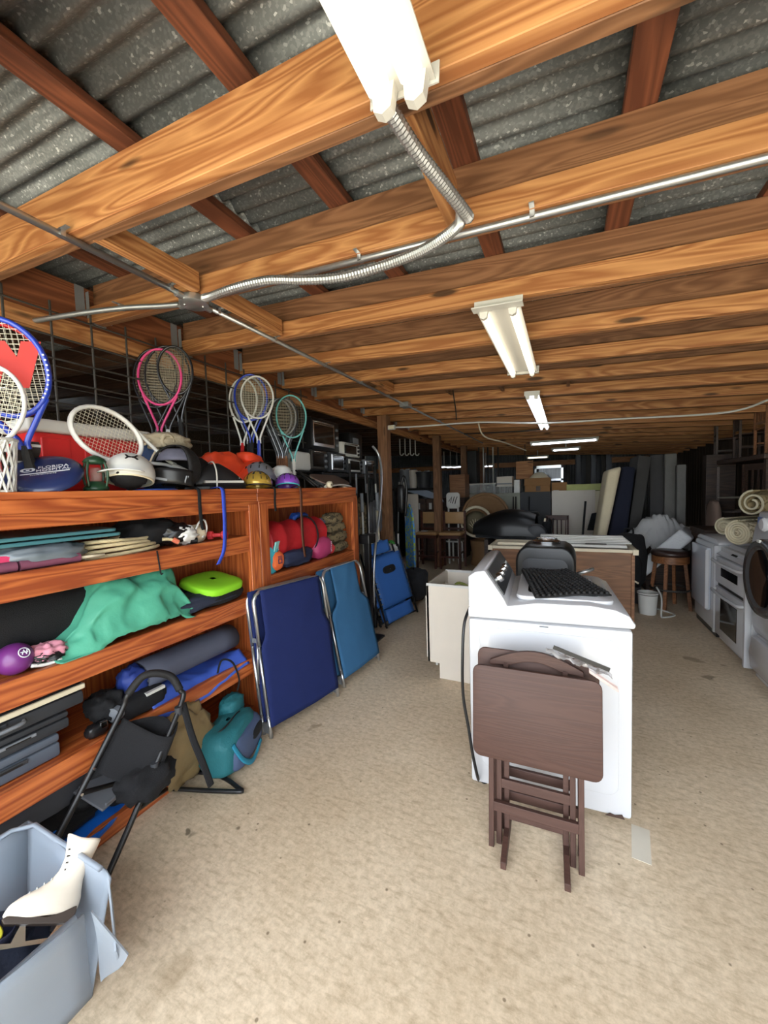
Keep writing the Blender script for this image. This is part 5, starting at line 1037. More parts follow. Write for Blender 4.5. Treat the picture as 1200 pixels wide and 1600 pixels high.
pks = T('stuff_sack', 'raspberry pink stuff sack with pale print at the far bookcase', 'sack', (-2.0, 2.86, Z4)); MB().blob((0, 0, .1), (.09, .14, .1), .1, 2.5, 14, 18, 2.5).build('body', mat('raspberry_nylon', (168, 54, 100), .6), pks, smooth=True); [MB().box((.086, .07, .06+.016*k_), (.006, .014-.004*(k_ % 2), .008)).build('print_mark', mat('pale_pink_print', (226, 180, 200), .6), pks) for k_ in range(6)]; MB().blob((.03, .14, .07), (.04, .04, .05), .2, 3, 3, 10).build('toggle_end', mat('coral_red', (0, 0, 0)), pks, smooth=True)
soft('packet', 'blue foil packet tucked behind the sleeping bag', 'packet', (-2.2, 2.85, Z4+.31), (.05, .11, .05), mat('blue_foil', (40, 96, 200), .3), .2, 3, 17)
bxs = MB().b2((-2.42, 2.7, Z4), (-2.2, 3.05, Z4+.31)).build('storage_box', CARD, bevel=.004); tag(bxs, 'plain cardboard box behind the red sleeping bag', 'box'); MB().b2((-2.42, 2.86, Z4+.31), (-2.2, 2.9, Z4+.3115)).build('tape', CREAM, bxs)
soft('grey_pouch', 'grey-blue pouch beside the blue packet', 'pouch', (-2.1, 3.0, Z4+.2), (.05, .09, .07), mat('grey_blue_cloth', (86, 102, 122), .8), .2, 3, 18)
CAMO = ornate('camouflage', (118, 104, 76), (66, 58, 42), 12)
for k, (z, s_) in enumerate(((0, 1.0), (.1, .95), (.19, .85), (.27, .7))):
    soft('camouflage_jacket', '%s layer of the folded camouflage clothing pile' % ('bottom', 'second', 'third', 'topmost')[k], 'clothing', (-2.06, 3.18, Z4+z), (.1*s_, .19*s_, .055), CAMO, .2, 3, 50+k, 2.8, .15, group='camouflage clothing pile')
# ================================================================== black shelf of toaster ovens past the bookcases
rk = T('shelving_unit', 'black plastic shelving unit carrying the toaster ovens', 'shelving', (-2.36, 3.5, 0))
MB().b2((-.55, 0, 1.745), (0, 1.35, 1.79)).build('top_shelf', BLK, rk, bevel=.006); MB().b2((.0, .95, 1.752), (.004, 1.08, 1.782)).build('shelf_label', GREYP, rk)
MB().b2((-.55, 0, .95), (0, 1.35, .99)).build('shelf', BLK, rk, bevel=.006)
for x in (-.52, -.03):
    for y in (.03, 1.32): MB().cyl((x, y, 0), (x, y, 1.75), .025, 10).build('leg', BLK, rk, smooth=2)
def oven(label, px0, px1, pyt, pyb, x, body, trim, depth=.3, tilt=0, z0=None, rz=0, glow=None):
    a = pX(px0, pyb, x); b = pX(px1, pyb, x); h = pX((px0+px1)/2, pyt, x).z-pX((px0+px1)/2, pyb, x).z; w_ = b.y-a.y; z0 = a.z if z0 is None else z0
    t = T('toaster_oven', label, 'toaster oven', (x, a.y, z0), rz)
    MB().b2((-depth, 0, .012), (0, w_, h)).build('body', body, t, bevel=.012, smooth=True)
    d = MB().b2((-.002, .02, h*.14), (.014, w_*.78, h*.9)).build('door', trim, t, bevel=.004); MB().b2((.012, .04, h*.24), (.017, w_*.74, h*.8)).build('window', GLASS, d)
    MB().tube([(.016, .05, h*.86), (.04, .06, h*.86), (.04, w_*.7, h*.86), (.016, w_*.72, h*.86)], .007, 6).build('handle', CHROME if glow is None else glow, d, smooth=True)
    for k in range(3): MB().cyl((0, w_*.89, h*(.25+.25*k)), (.02, w_*.89, h*(.25+.25*k)), .016, 10).build('knob', BLK if body != BLK else GREYP, t)
    for yy_ in (.04, w_-.04): MB().b2((-.04, yy_-.015, 0), (-.01, yy_+.015, .014)).build('foot', BLK, t)
    return t, h, w_
ZS = 1.79
oven('dark chrome-trimmed toaster oven under the large black one', 484, 511, 686, 722, -2.4, BLK, STEEL, z0=ZS)
tt = T('toaster', 'white two-slice toaster at the left end of the black shelf', 'toaster', (-2.4, pX(463, 720, -2.4).y, ZS)); MB().b2((-.2, 0, .01), (0, .3, .2)).build('body', WPLA, tt, bevel=.025, seg=3, smooth=True); MB().b2((-.06, -.012, .1), (-.03, 0, .13)).build('lever', BLK, tt); MB().b2((-.16, .04, .196), (-.13, .26, .203)).b2((-.08, .04, .196), (-.05, .26, .203)).build('slots', BLK, tt)['kind'] = 'stuff'
MB().b2((-.19, .01, 0), (-.01, .29, .012)).build('base', BLK, tt)
oven('toaster oven with pale chrome surround in the middle of the shelf', 516, 541, 692, 724, -2.4, CHAR, CHROME, z0=ZS)
_, h1, _ = oven('lower white-framed toaster oven near the shelf end', 543, 566, 701, 726, -2.4, CHAR, WPLA, z0=ZS)
oven('small grey toaster oven at the far end of the shelf', 569, 585, 703, 726, -2.4, GREYP, CHROME, z0=ZS)
oven('white toaster oven stacked on the white-framed one', 534, 562, 679, 702, -2.42, WPLA, WPLA, z0=ZS+h1)
oven('large black toaster oven stacked above the others', 487, 530, 640, 690, -2.45, BLK, CHROME, depth=.38, z0=ZS+.235)
cm = T('coffee_maker', 'black coffee maker with grey panel at the shelf end', 'coffee maker', (-2.52, pX(555, 690, -2.45).y, ZS+.21)); MB().b2((-.25, 0, 0), (0, .33, .34)).build('body', BLK, cm, bevel=.02, smooth=True); MB().b2((0, .06, .2), (.008, .2, .27)).build('panel', GREYP, cm); MB().b2((0, .05, .02), (.02, .25, .16)).build('carafe_bay', CHAR, cm)
ob = MB().b2((-2.8, pX(555, 690, -2.45).y-.02, ZS), (-2.5, pX(555, 690, -2.45).y+.36, ZS+.205)).build('appliance_box', CARD, bevel=.004); tag(ob, 'plain carton supporting the black coffee maker', 'box'); MB().b2((-2.66, pX(555, 690, -2.45).y-.021, ZS+.2), (-2.62, pX(555, 690, -2.45).y+.361, ZS+.206)).build('tape', CREAM, ob)
# things hanging and standing under the black shelf: long-handled gear
GEAR = [('golf_club', 'silver shafted club with grey head', ALU, .010), ('ski_pole', 'black ski pole with pale grip', BLK, .009), ('fishing_rod', 'slim dark fishing rod', STEEL, .007), ('oar', 'pale wooden oar shaft', CREAM, .016), ('umbrella_pole', 'white tube pole', WPLA, .014)]
sn = ('nearest the bookcase', 'second past the bookcase', 'third past the bookcase', 'fourth past the bookcase', 'nearest the first post')
for k in range(10):
    nm, lb, m_, r_ = GEAR[k % 5]; y0 = 3.56+.085*k; x0 = -2.12+.03*(k % 3)
    t = T(nm, lb+', '+sn[k//2]+(' in front' if k % 2 else ' behind'), 'sports gear', (x0, y0, 0), group='long-handled gear past the bookcases'); ht = 1.35+.11*((k*7) % 4)
    MB().tube([(0, 0, 0), (-.03, .03, ht*.5), (-.05, .05, ht)], [r_, r_*.9, r_*.8], 6).build('shaft', m_, t, smooth=True)
    MB().tube([(-.05, .05, ht-.02), (-.052, .052, ht+.2)], r_*1.5, 6).build('grip', BLKM if k % 2 else GREYP, t, smooth=True)
    MB().box((.015, 0, .03), (.09, .05, .04)).build('head', m_, t, bevel=.01)
for k, (x, y, z, r, m_, lab) in enumerate(((-2.2, 3.75, .99, (.1, .12, .2), NVY, 'navy jacket hung over the gear under the toaster shelf'), (-2.3, 4.1, .99, (.12, .14, .24), CAMO, 'camouflage bag on the lower black shelf'), (-2.25, 4.45, .99, (.1, .12, .22), mat('grey_canvas', (0, 0, 0)), 'grey duffel standing on the lower black shelf'))):
    soft('hanging_bag', lab, 'bag', (x, y, z), r, m_, .2, 3, 60+k, 2.6, .1)
hz = T('vacuum_hose', 'grey curved vacuum hose arching from the shelf end to the floor', 'hose', (0, 0, 0)); hp = [pX(582, 697, -2.2), pX(592, 712, -2.15), pX(596, 740, -2.1), pX(594, 790, -2.05), pX(588, 840, -2.0), pX(584, 900, -1.98)]; hp.append(Vector((hp[-1].x, hp[-1].y, .02)))
MB().tube(bez(hp, 8), .016, 8).build('hose', ALU, hz, smooth=True); MB().cyl(hp[-1], hp[-1]+Vector((0, 0, .35)), .024, 10).build('wand', BLK, hz, smooth=2)
st_ = T('post_stand', 'black square metal stand between the cots and the blue loungers', 'stand', (-1.9, 3.6, 0)); MB().b2((-.03, -.03, 0), (.03, .03, 1.02)).build('column', BLK, st_, bevel=.004); MB().b2((-.07, -.06, 1.02), (.05, .1, 1.12)).build('head', BLK, st_, bevel=.01); MB().b2((-.12, -.1, 0), (.12, .1, .02)).build('base', BLK, st_)
# folded blue lounge chairs leaning past the cots
BLUE = mat('lounger_blue', (44, 96, 168), .7, var=.08)
def lounger(label, off):
    t = T('folding_lounger', label, 'lounger', (0, 0, 0)); o0 = Vector((-1.84, 3.86, .04))+Vector(off); ey = Vector((.33, .92, .1)).normalized(); eu = Vector((-.38, -.35, .86)).normalized(); eu = (eu-ey*eu.dot(ey)).normalized()
    t.matrix_world = Matrix.Translation(o0) @ Matrix((ey, eu, ey.cross(eu))).transposed().to_4x4()
    MB().surf(lambda u, v: Vector((.04+.5*u, .19+.58*v, .02*math.sin(PI*u)*math.sin(PI*v))), 10, 12).build('seat_panel', BLUE, t, solid=.012, smooth=True)
    MB().surf(lambda u, v: Vector((.06+.44*u, .02+.15*v, .01*math.sin(PI*u))), 8, 5).build('foot_panel', BLUE, t, solid=.012, smooth=True)
    MB().surf(lambda u, v: Vector((.1+.3*u, .80+.14*v, .01*math.sin(PI*u))), 8, 5).build('headrest', BLUE, t, solid=.02, smooth=True)
    MB().blob((.27, .6, .03), (.1, .045, .02), .03, 2, 1, 12, 3).build('carry_handle', BLKF, t, smooth=True)
    for x in (.02, .56):
        MB().tube([(x, -.02, -.01), (x, .85, -.01)], .012, 8).build('frame_tube', BLK, t, smooth=True)
        for k in range(8): MB().tube([(x, .24+.06*k, -.01), (x+(.03 if x < .3 else -.03), .25+.06*k, .012)], .006, 5).build('cord_loop', BLK, t)
    MB().tube([(.02, .0, -.03), (.3, .02, -.05), (.56, .0, -.03)], .011, 8).build('cross_tube', BLK, t, smooth=True)
    return t
lounger('front folded blue lounger with black carry handle', (0, 0, 0)); lounger('folded blue lounger stacked behind the front one', (-.09, .03, -.01)); 
soft('white_bag', 'crumpled white plastic bag between the blue loungers and dark backpack', 'bag', (-2.15, 4.75, .55), (.09, .12, .14), RWHT, .3, 3, 71, 2.4, .2)
soft('navy_cushion', 'navy folded pad propped behind the blue loungers', 'cushion', (-2.1, 4.55, 0), (.1, .3, .3), mat('navy_nylon', (0, 0, 0)), .1, 2, 72, 3.2, .03, (.4, 0, 0))
soft('dark_bag', 'dark slumped bag on the floor left of the white cabinet', 'bag', (-1.95, 5.05, 0), (.2, .2, .22), mat('charcoal_cloth', (34, 35, 40), .9), .15, 2.4, 73, 2.8, .06)
soft('paper_sheet', 'white paper bundle above the blue loungers', 'paper', (-2.08, 4.1, .86), (.05, .07, .1), RWHT, .25, 3, 74, 2.6, .2)
gt = T('green_rope', 'coil of bright green webbing hung on the first post', 'webbing', (-2.24, 4.9, .75))
for k in range(4): MB().tube(arc((0, -.09+.05*k, .05), .05, 0, 2*PI, 12, 'xz', 1.3)[:-1], .014, 6, closed=True, flat=.5).build('turn', mat('bright_green_web', (70, 180, 70), .6), gt, smooth=True)
# vacuum cleaner and ironing board by the first post
vc = T('stick_vacuum', 'black upright stick vacuum with pale wand by the first post', 'vacuum', (-2.2, 5.12, 0)); 
MB().tube([(0, 0, .05), (0, 0, .95)], .014, 8).build('wand', WPLA, vc, smooth=True); MB().tube(bez([(0, 0, .95), (.02, 0, 1.3), (.1, 0, 1.75), (.15, 0, 1.6), (.12, 0, 1.2)], 6), .02, 8).build('hose', BLK, vc, smooth=True)
MB().blob((.06, 0, 1.45), (.06, .06, .2), .1, 3, 4, 14, 3).build('motor', BLK, vc, smooth=True); MB().box((0, -.04, .03), (.24, .12, .06)).build('floor_head', BLK, vc, bevel=.015)
ib = T('ironing_board', 'ironing board with blue and green patterned cover stood on end', 'ironing board', (-2.2, 5.55, 0), -.8)
PAT = ornate('patterned_cover', (70, 130, 200), (150, 176, 70), 16)
MB().prism([(-.17, 0), (.17, 0), (.17, 1.0), (.1, 1.25), (.0, 1.36), (-.1, 1.25), (-.17, 1.0)], 0, .03, 'xz').build('board', PAT, ib, bevel=.01); 
for s in (-1, 1): MB().tube([(s*.12, .06, .08), (-s*.1, .06, 1.0)], .01, 6).build('leg', ALU, ib)
# ================================================================== two counter stools and what stands behind them
TAN = mat('tan_vinyl', (176, 138, 92), .5, var=.06)
def counter_stool(label, x, y, rz):
    t = T('counter_stool', label, 'stool', (x, y, 0), rz, 'counter stools'); 
    MB().b2((-.22, -.2, .66), (.22, .2, .72)).build('seat', TAN, t, bevel=.025, seg=3, smooth=True); MB().b2((-.21, .185, .86), (.21, .215, 1.1)).build('backrest', TAN, t, bevel=.015, smooth=True)
    for s in (-1, 1):
        MB().b2((s*.19-.02, -.2, 0), (s*.19+.02, -.16, .66)).build('leg', WBAR, t, bevel=.003); MB().b2((s*.21-.02, .17, 0), (s*.21+.02, .21, 1.12)).build('leg', WBAR, t, bevel=.003)
        MB().b2((s*.19-.012, -.16, .3), (s*.19+.012, .18, .33)).build('stretcher', WBAR, t)
    MB().b2((-.2, -.19, .22), (.2, -.17, .26)).build('foot_rail', WBAR, t); MB().b2((-.2, .18, .74), (.2, .2, .78)).build('back_rail', WBAR, t); MB().b2((-.2, -.2, .6), (.2, .2, .66)).build('apron', WBAR, t)
    return t
counter_stool('mahogany counter stool with tan seat, left of the pair', -2.52, 7.45, 0); counter_stool('mahogany counter stool with tan seat, right of the pair', -2.04, 7.45, 0)
soft('paper_scrap', 'scrap of white paper on the left tan stool seat', 'paper', (-2.6, 7.4, .72), (.07, .05, .01), RWHT, .2, 3, 3)
def slab(name, label, cat, px0, py0, px1, py1, y, th, m, bevel=.004, zfloor=None, lean=0):
    """upright panel: pixel box measured at depth y"""
    a = pY(px0, py0, y); b = pY(px1, py1, y); zb = b.z if zfloor is None else zfloor
    o = MB().b2((0, 0, 0), (b.x-a.x, th, a.z-zb)).build(name, m, bevel=bevel, smooth=bevel > .01); o.location = (a.x, y, zb); o.rotation_euler = (-lean, 0, 0); return tag(o, label, cat)
slab('wardrobe_door', 'tall white rounded panel standing behind the left counter stool', 'panel', 631, 772, 655, 850, 7.85, .05, OFFW, .03, 0)
bt = T('folding_table', 'black tabletop on legs behind the white panel', 'table', (-3.55, 8.0, 0)); MB().b2((0, 0, 1.55), (.95, .6, 1.6)).build('top', BLK, bt); 
MB().b2((.03, .02, 0), (.07, .58, 1.55)).build('side_panel', BLK, bt); MB().b2((.88, .54, 0), (.93, .59, 1.55)).build('leg', BLK, bt)
slab('dark_cabinet', 'black cabinet end behind the white panel', 'cabinet', 619, 762, 655, 850, 8.75, .3, BLK, .004, 0)
surf_ = MB().prism([(x, z) for x, z in [(-.45+.9*i/16, .14*math.sin(PI*i/16)**.8) for i in range(17)]+[(.45-.9*i/16, -.02) for i in range(17)]], 0, .06, 'xz').build('surfboard_nose', mat('pale_blue_gloss', (170, 182, 200), .25, coat=.4), bevel=.01); surf_.location = (-2.85, 8.2, 1.42); surf_.rotation_euler = (0, .3, 0); tag(surf_, 'pale blue curved board resting on the brown cabinets', 'board')
for k, (a, b) in enumerate(((653, 670), (671, 688))):
    pa, pb = pY(a, 778, 8.3), pY(b, 778, 8.3); t = T('brown_cabinet', '%s brown cabinet door with white notice behind the stools' % ('left', 'right')[k], 'cabinet', (pa.x, 8.05, 0)); w_ = pb.x-pa.x
    MB().b2((0, 0, 0), (w_, .45, 1.36)).build('body', WALN, t, bevel=.004); MB().b2((.01, -.015, .05), (w_-.01, 0, 1.33)).build('door', WALN, t, bevel=.004); MB().b2((w_*.3, -.018, 1.13), (w_*.55, -.014, 1.27)).build('notice', RWHT, t)
for k, (a, t_, b, bt_, y, lab, m_) in enumerate(((622, 735, 640, 760, 8.3, 'grey plastic bin at the left of the table top', GREYP), (636, 735, 650, 760, 8.32, 'white jug beside the grey bin', OFFW), (648, 738, 672, 760, 8.3, 'wide grey tub with folded white sheet', CHAR))):
    pa, pb = pY(a, t_, y), pY(b, bt_, y); t = T('storage_bin', lab, 'bin', ((pa.x+pb.x)/2, y+.1, 1.6)); w_ = pb.x-pa.x; h_ = pa.z-1.6
    MB().lathe([(w_*.38, 0), (w_*.48, h_*.92), (w_*.52, h_*.92), (w_*.52, h_), (w_*.46, h_), (w_*.36, .03)], 14, cap=False).build('tub', m_, t, smooth=2)
    MB().surf(lambda u, v: Vector((w_*.5*(u-.5)*1.6, w_*.3*(v-.5), h_+.03*math.sin(u*7+v*4))), 8, 6).build('contents', RWHT if k != 1 else GREYP, t, solid=.01, smooth=True)
mb_ = MB().b2((-3.45, 8.12, 1.6), (-3.28, 8.25, 1.75)).build('white_carton', WPLA, bevel=.006); tag(mb_, 'small white carton on the black tabletop', 'box'); MB().b2((-3.37, 8.119, 1.6), (-3.35, 8.251, 1.7505)).build('seam', CREAM, mb_)
for k in range(4):
    p = pY(625+8*k, 705, 7.8); z1 = zc(p.x); t = T('hanging_hook', 'white hanging rod with hook above the bins, number %s from the post' % ('one', 'two', 'three', 'four')[k], 'hook', (p.x, 7.8, 0), group='white rods above the bins')
    MB().cyl((0, 0, z1), (0, 0, p.z-.05), .012, 6).build('rod', WPLA, t); MB().tube(arc((.04, 0, p.z-.05), .04, PI, 2*PI, 8, 'xz'), .012, 6).build('hook', WPLA, t, smooth=True)
slab('brown_box', 'tall plain brown box beside the second post', 'box', 702, 742, 727, 775, 8.6, .4, WK, .004, pY(700, 778, 8.55).z+.002)
bsx = slab('box_stand', 'dark box under the tall brown one', 'box', 688, 778, 727, 840, 8.55, .5, WALN, .004, 0); bsx.scale.z = 1.0/ (bsx.dimensions.z or 1) if False else 1
cbk = T('white_chair', 'white chair back with black brush lettering behind the right stool', 'chair', (-2.12, 7.85, 0)); MB().prism(rrect(.28, .33, .06, 4, 0, 1.32), 0, .03, 'xz').build('backrest', WPLA, cbk, bevel=.006)
for p in ([(-.09, -.006, 1.3), (-.02, -.006, 1.4), (-.05, -.006, 1.27)], [(-.01, -.006, 1.26), (.03, -.006, 1.4)], [(.04, -.006, 1.25), (.06, -.006, 1.33), (.09, -.006, 1.4)]): MB().tube([Vector(q_) for q_ in p], .008, 5).build('brush_mark', BLK, cbk)
for s in (-1, 1): MB().b2((s*.1-.015, .0, 0), (s*.1+.015, .03, 1.2)).build('leg', WPLA, cbk); MB().b2((s*.1-.015, .3, 0), (s*.1+.015, .33, .45)).build('leg', WPLA, cbk)
MB().b2((-.17, 0, .45), (.17, .36, .48)).build('seat', WPLA, cbk)
# rattan bowl chair
rc = T('rattan_bowl_chair', 'round rattan bowl chair with leaf-pattern cushion near the counter stools', 'chair', (-1.5, 8.0, 0)); RAT = mat('rattan', (138, 104, 70), .7, var=.15)
for k, r_ in enumerate((.46, .3)):
    y0 = 0 if k == 0 else -.12; MB().tube([(r_*math.cos(a)+(.0 if k == 0 else -.16), y0, .98+(r_*math.sin(a) if k == 0 else r_*math.sin(a)-.1)) for a in [2*PI*i/28 for i in range(28)]], .028, 8, closed=True).build('hoop', RAT if k == 0 else CREAM, rc, smooth=True)
MB().lathe([(.0, .12), (.2, .1), (.36, .04), (.44, 0)], 26, axis='y', c=(0, .02, .98), cap=False).build('shell', RAT, rc, smooth=True, solid=.01)
cu = MB().lathe([(0, -.06), (.15, -.05), (.24, 0), (.15, .05), (0, .06)], 20, axis='y', c=(-.16, -.12, .86), cap=False).build('cushion', mat('olive_grey_fabric', (110, 102, 80), .9), rc, smooth=True)
for k in range(7):
    a = PI/2+(k-3)*.32; MB().tube(bez([Vector((-.16, -.19, .72)), Vector((-.16+.1*math.cos(a), -.19, .72+.14*math.sin(a))), Vector((-.16+.17*math.cos(a), -.18, .70+.25*math.sin(a)))], 5), [.006]+[.02]*8+[.012, .004], 6, flat=.25).build('leaf', CREAM, cu, smooth=True)
MB().lathe([(.3, 0), (.26, .2), (.3, .5)], 18, cap=False).build('base_ring', RAT, rc, solid=.02, smooth=True)
# black roof cargo box
rb = T('roof_cargo_box', 'glossy black roof cargo box resting beyond the brown cabinet', 'cargo box', (-1.42, 6.35, 0), 0)
def cargo(u, v):
    a = PI*u; s = v; w_ = .42*(1-.55*max(0, .5-s)**1.4*2); h_ = (.12+.28*math.sin(PI*min(1, s*.72+.06))**.9); return Vector((.98*s, .36-w_*math.cos(a), .80+h_*max(0, math.sin(a))**.6))
MB().surf(cargo, 20, 18).build('lid', BLK, rb, smooth=True); MB().prism([(0, .3), (.98, -.05), (.98, .77), (0, .42)], .72, .81, 'xy').build('tray', CHAR, rb, bevel=.02)
MB().lathe([(0, -.02), (.14, -.015), (.17, 0), (.17, .1)], 18, axis='y', c=(.99, -.04, .82), cap=False).build('end_cap', CHAR, rb, smooth=True)
for x in (.2, .75): MB().b2((x, .05, 0), (x+.06, .65, .72)).build('trestle', WALN, rb)
# back row: tubs, cartons, panels on a low dark shelf unit
bs = T('storage_shelf', 'long dark shelf carrying tubs and cartons across the rear', 'shelf', (-2.2, 9.05, 0)); MB().b2((0, 0, 1.2), (2.95, .7, 1.26)).build('top', WALN, bs)
for x in (0, .98, 1.96, 2.9): MB().b2((x, .02, 0), (x+.05, .68, 1.2)).build('upright', WALN, bs)
MB().b2((.05, .62, .1), (2.9, .66, 1.2)).build('back_board', WALN, bs)
for k, (a, b, t_) in enumerate(((729, 776, 756), (776, 802, 759))):
    pa, pb = pY(a, t_, 9.2), pY(b, t_, 9.2); t = T('clear_tub', ('clear storage tub of pale linens on the rear shelf', 'clear storage tub of round white rolls on the rear shelf')[k], 'tub', (pa.x, 9.15, 1.26)); w_ = pb.x-pa.x-.02; h_ = pa.z-1.26
    MB().b2((0, 0, 0), (w_, .4, h_-.03)).build('tub', mat('clear_poly', (200, 200, 196), .3, alpha=.35), t, bevel=.01); MB().b2((-.01, -.01, h_-.03), (w_+.01, .41, h_)).build('lid', mat('frosted_lid', (206, 204, 196), .5), t, bevel=.006)
    for j in range(3): MB().blob((w_*(.2+.3*j), .16, .09), (w_*.17, .13, .085), .2, 3, j+k*3, 10).build('linen', (CREAM, RWHT, CARD)[j] if k == 0 else RWHT, t, smooth=True)
for k, (a, t_, b, dz) in enumerate(((776, 745, 800, 0), (803, 750, 812, 0))):
    pa, pb = pY(a, t_, 9.25), pY(b, t_, 9.25); z0 = 1.26 if k else pY(790, 759, 9.2).z
    o = MB().b2((0, 0, 0), (pb.x-pa.x, .3, max(.08, pa.z-z0))).build('white_carton', (OFFW, RWHT)[k], bevel=.005); o.location = (pa.x, 9.25, z0+.001); tag(o, ('flat pale carton on top of the tub of rolls', 'narrow white carton beside the big open box')[k], 'box'); MB().b2((0, -.002, .03), (pb.x-pa.x, 0, .06)).build('stripe', GREYP, o)
pa, pb = pY(820, 748, 9.15), pY(860, 768, 9.15); t = T('open_carton', 'large open cardboard box with round logo on the rear shelf', 'box', (pa.x, 9.1, 1.26)); w_ = pb.x-pa.x; h_ = pa.z-1.26
for lo, hi in (((0, 0, 0), (w_, .01, h_)), ((0, .5, 0), (w_, .51, h_)), ((0, 0, 0), (.01, .51, h_)), ((w_-.01, 0, 0), (w_, .51, h_)), ((0, 0, 0), (w_, .51, .01))): MB().b2(lo, hi).build('side', CARD, t)
o = MB().b2((0, 0, 0), (w_, .008, .2)).build('flap', CARD, t); o.location = (0, 0, h_); o.rotation_euler = (2.5, 0, 0)
MB().b2((w_*.45, -.003, h_*.42), (w_*.62, 0, h_*.64)).build('logo', WALN, t); MB().b2((w_*.3, -.003, h_*.3), (w_*.76, 0, h_*.33)).build('print_line', WALN, t)
hb = T('wicker_hat', 'pale woven hat in the open cardboard box', 'hat', (pa.x+w_*.55, 9.33, 1.262)); MB().lathe([(.2, h_-.02), (.21, h_), (.15, h_+.07), (.08, h_+.12), (0, h_+.13)], 18, cap=False).build('crown', CREAM, hb, smooth=True, solid=.006); MB().lathe([(.1, 0), (.1, h_-.02), (.2, h_-.02)], 12, cap=False).build('stand', CARD, hb)
pa, pb = pY(862, 754, 9.2), pY(886, 766, 9.2); o = MB().b2((0, 0, 0), (pb.x-pa.x, .35, pa.z-1.26)).build('small_carton', CARD, bevel=.004); o.location = (pa.x, 9.2, 1.262); tag(o, 'small cardboard carton with white label right of the open box', 'box'); MB().b2((.03, -.003, .06), (.14, 0, .2)).build('label', RWHT, o)
o = slab('foam_sheet', 'pale yellow-green foam sheet lying at the right of the rear shelf', 'foam', 885, 757, 945, 764, 9.1, .5, mat('pale_lime_foam', (206, 212, 140), .8), .01, 1.44)
slab('wardrobe_door', 'large off-white panel standing in front of the rear shelf', 'panel', 862, 767, 930, 835, 8.95, .05, OFFW, .003, 0); slab('wardrobe_door', 'beige panel edge right of the large off-white panel', 'panel', 930, 767, 944, 835, 9.0, .05, CREAM, .003, 0)
slab('closet_door', 'grey-green panel standing left of the dark board', 'panel', 770, 771, 813, 815, 8.95, .05, mat('grey_green_paint', (150, 152, 138), .6), .003, 0); slab('dark_board', 'dark slate board leaning before the rear shelf', 'board', 813, 769, 861, 835, 8.93, .04, mat('slate_board', (54, 56, 60), .6), .003, 0)
for px in (802, 806, 827): 
    p = pY(px, 776, 8.85); t = T('leaning_rod', 'thin black pole leaning on the rear panels, %s' % {802: 'leftmost', 806: 'middle', 827: 'rightmost'}[px], 'pole', (p.x, 8.85, 0), group='thin black poles'); MB().tube([(0, -.15, 0), (0, 0, p.z)], .014, 6).build('pole', BLK, t); MB().box((0, -.15, .02), (.06, .1, .04)).build('foot', BLK, t)
# framed things hung at the back
of = slab('plywood_board', 'orange plywood board hung at the rear under the lamps', 'board', 806, 721, 833, 748, 9.56, .03, WJ); MB().cyl((.2, .015, .3), (.2, .015, 1.0), .01, 6).build('hanger_wire', STEEL, of)
slab('tv_stand', 'dark boxes piled behind the tubs', 'box', 728, 705, 745, 756, 9.85, .4, BLK, .01, 0)
fm = T('mirror_frame', 'silver framed window sash leaning at the back', 'frame', pY(835, 752, 10.5)); a = pY(835, 752, 10.5); b = pY(880, 726, 10.5); w_, h_ = b.x-a.x, b.z-a.z
for lo, hi in (((0, 0, 0), (w_, .04, .05)), ((0, 0, h_-.07), (w_, .04, h_)), ((0, 0, 0), (.05, .04, h_)), ((w_-.05, 0, 0), (w_, .04, h_))): MB().b2(lo, hi).build('rail', ALU, fm)
MB().b2((.04, .015, .04), (w_-.04, .022, h_-.04)).build('pane', mat('grey_glass', (120, 126, 130), .1, alpha=.5), fm)
MB().b2((0, 0, -a.z), (.05, .04, 0)).build('leg', ALU, fm); MB().b2((w_-.05, 0, -a.z), (w_, .04, 0)).build('leg', ALU, fm)
for k, px in enumerate((748, 755, 762, 770, 778)):
    p = pY(px, 700, 10.2); t = T('hanging_pipe', 'thin white pipe hanging in the rear aisle, number %s from the left' % ('one', 'two', 'three', 'four', 'five')[k], 'pipe', (p.x, 10.2, 0), group='thin white pipes in the rear'); MB().cyl((0, 0, 1.45+.05*k), (0, 0, zc(p.x)), .018, 6).build('pipe', WPLA if k % 2 else STEEL, t); MB().lathe([(.03, 0), (.03, .05)], 8, c=(0, 0, 1.45+.05*k)).build('cap', WPLA, t)
for k in range(7):
    p = pY(905+8*k, 735, 12.8); soft('plastic_drape', 'hanging grey plastic sheet on the rear wall, number %s from the mirror' % ('one', 'two', 'three', 'four', 'five', 'six', 'seven')[k], 'sheet', (p.x, 13.3, 1.0), (.1, .05, .75), (GREYP, CHAR, STEEL)[k % 3], .2, 2, 80+k, 3, .1, group='plastic sheets on the rear wall', n=10)
# slat-back chair and folding seats before the panels
def slat_chair(label, x, y, rz, m, sc=1.0, seatm=None, grp=None, spind=5, rot=None, z=0):
    t = T('wooden_chair', label, 'chair', (x, y, z), rz, grp); t.scale = (sc,)*3
    if rot: t.rotation_euler = rot
    MB().b2((-.21, -.2, .43), (.21, .2, .46)).build('seat', seatm or m, t, bevel=.012)
    for s in (-1, 1):
        MB().b2((s*.18-.018, -.19, 0), (s*.18+.018, -.155, .43)).build('leg', m, t); MB().b2((s*.19-.018, .17, 0), (s*.19+.018, .205, .95)).build('leg', m, t); MB().b2((s*.18-.01, -.16, .2), (s*.18+.01, .18, .225)).build('stretcher', m, t)
    MB().b2((-.2, .17, .86), (.2, .2, .95)).build('top_rail', m, t, bevel=.006); MB().b2((-.2, .175, .52), (.2, .195, .56)).build('lower_rail', m, t)
    for k in range(spind): MB().b2((-.15+.3*k/(spind-1)-.012, .178, .56), (-.15+.3*k/(spind-1)+.012, .192, .86)).build('spindle', m, t)
    return t
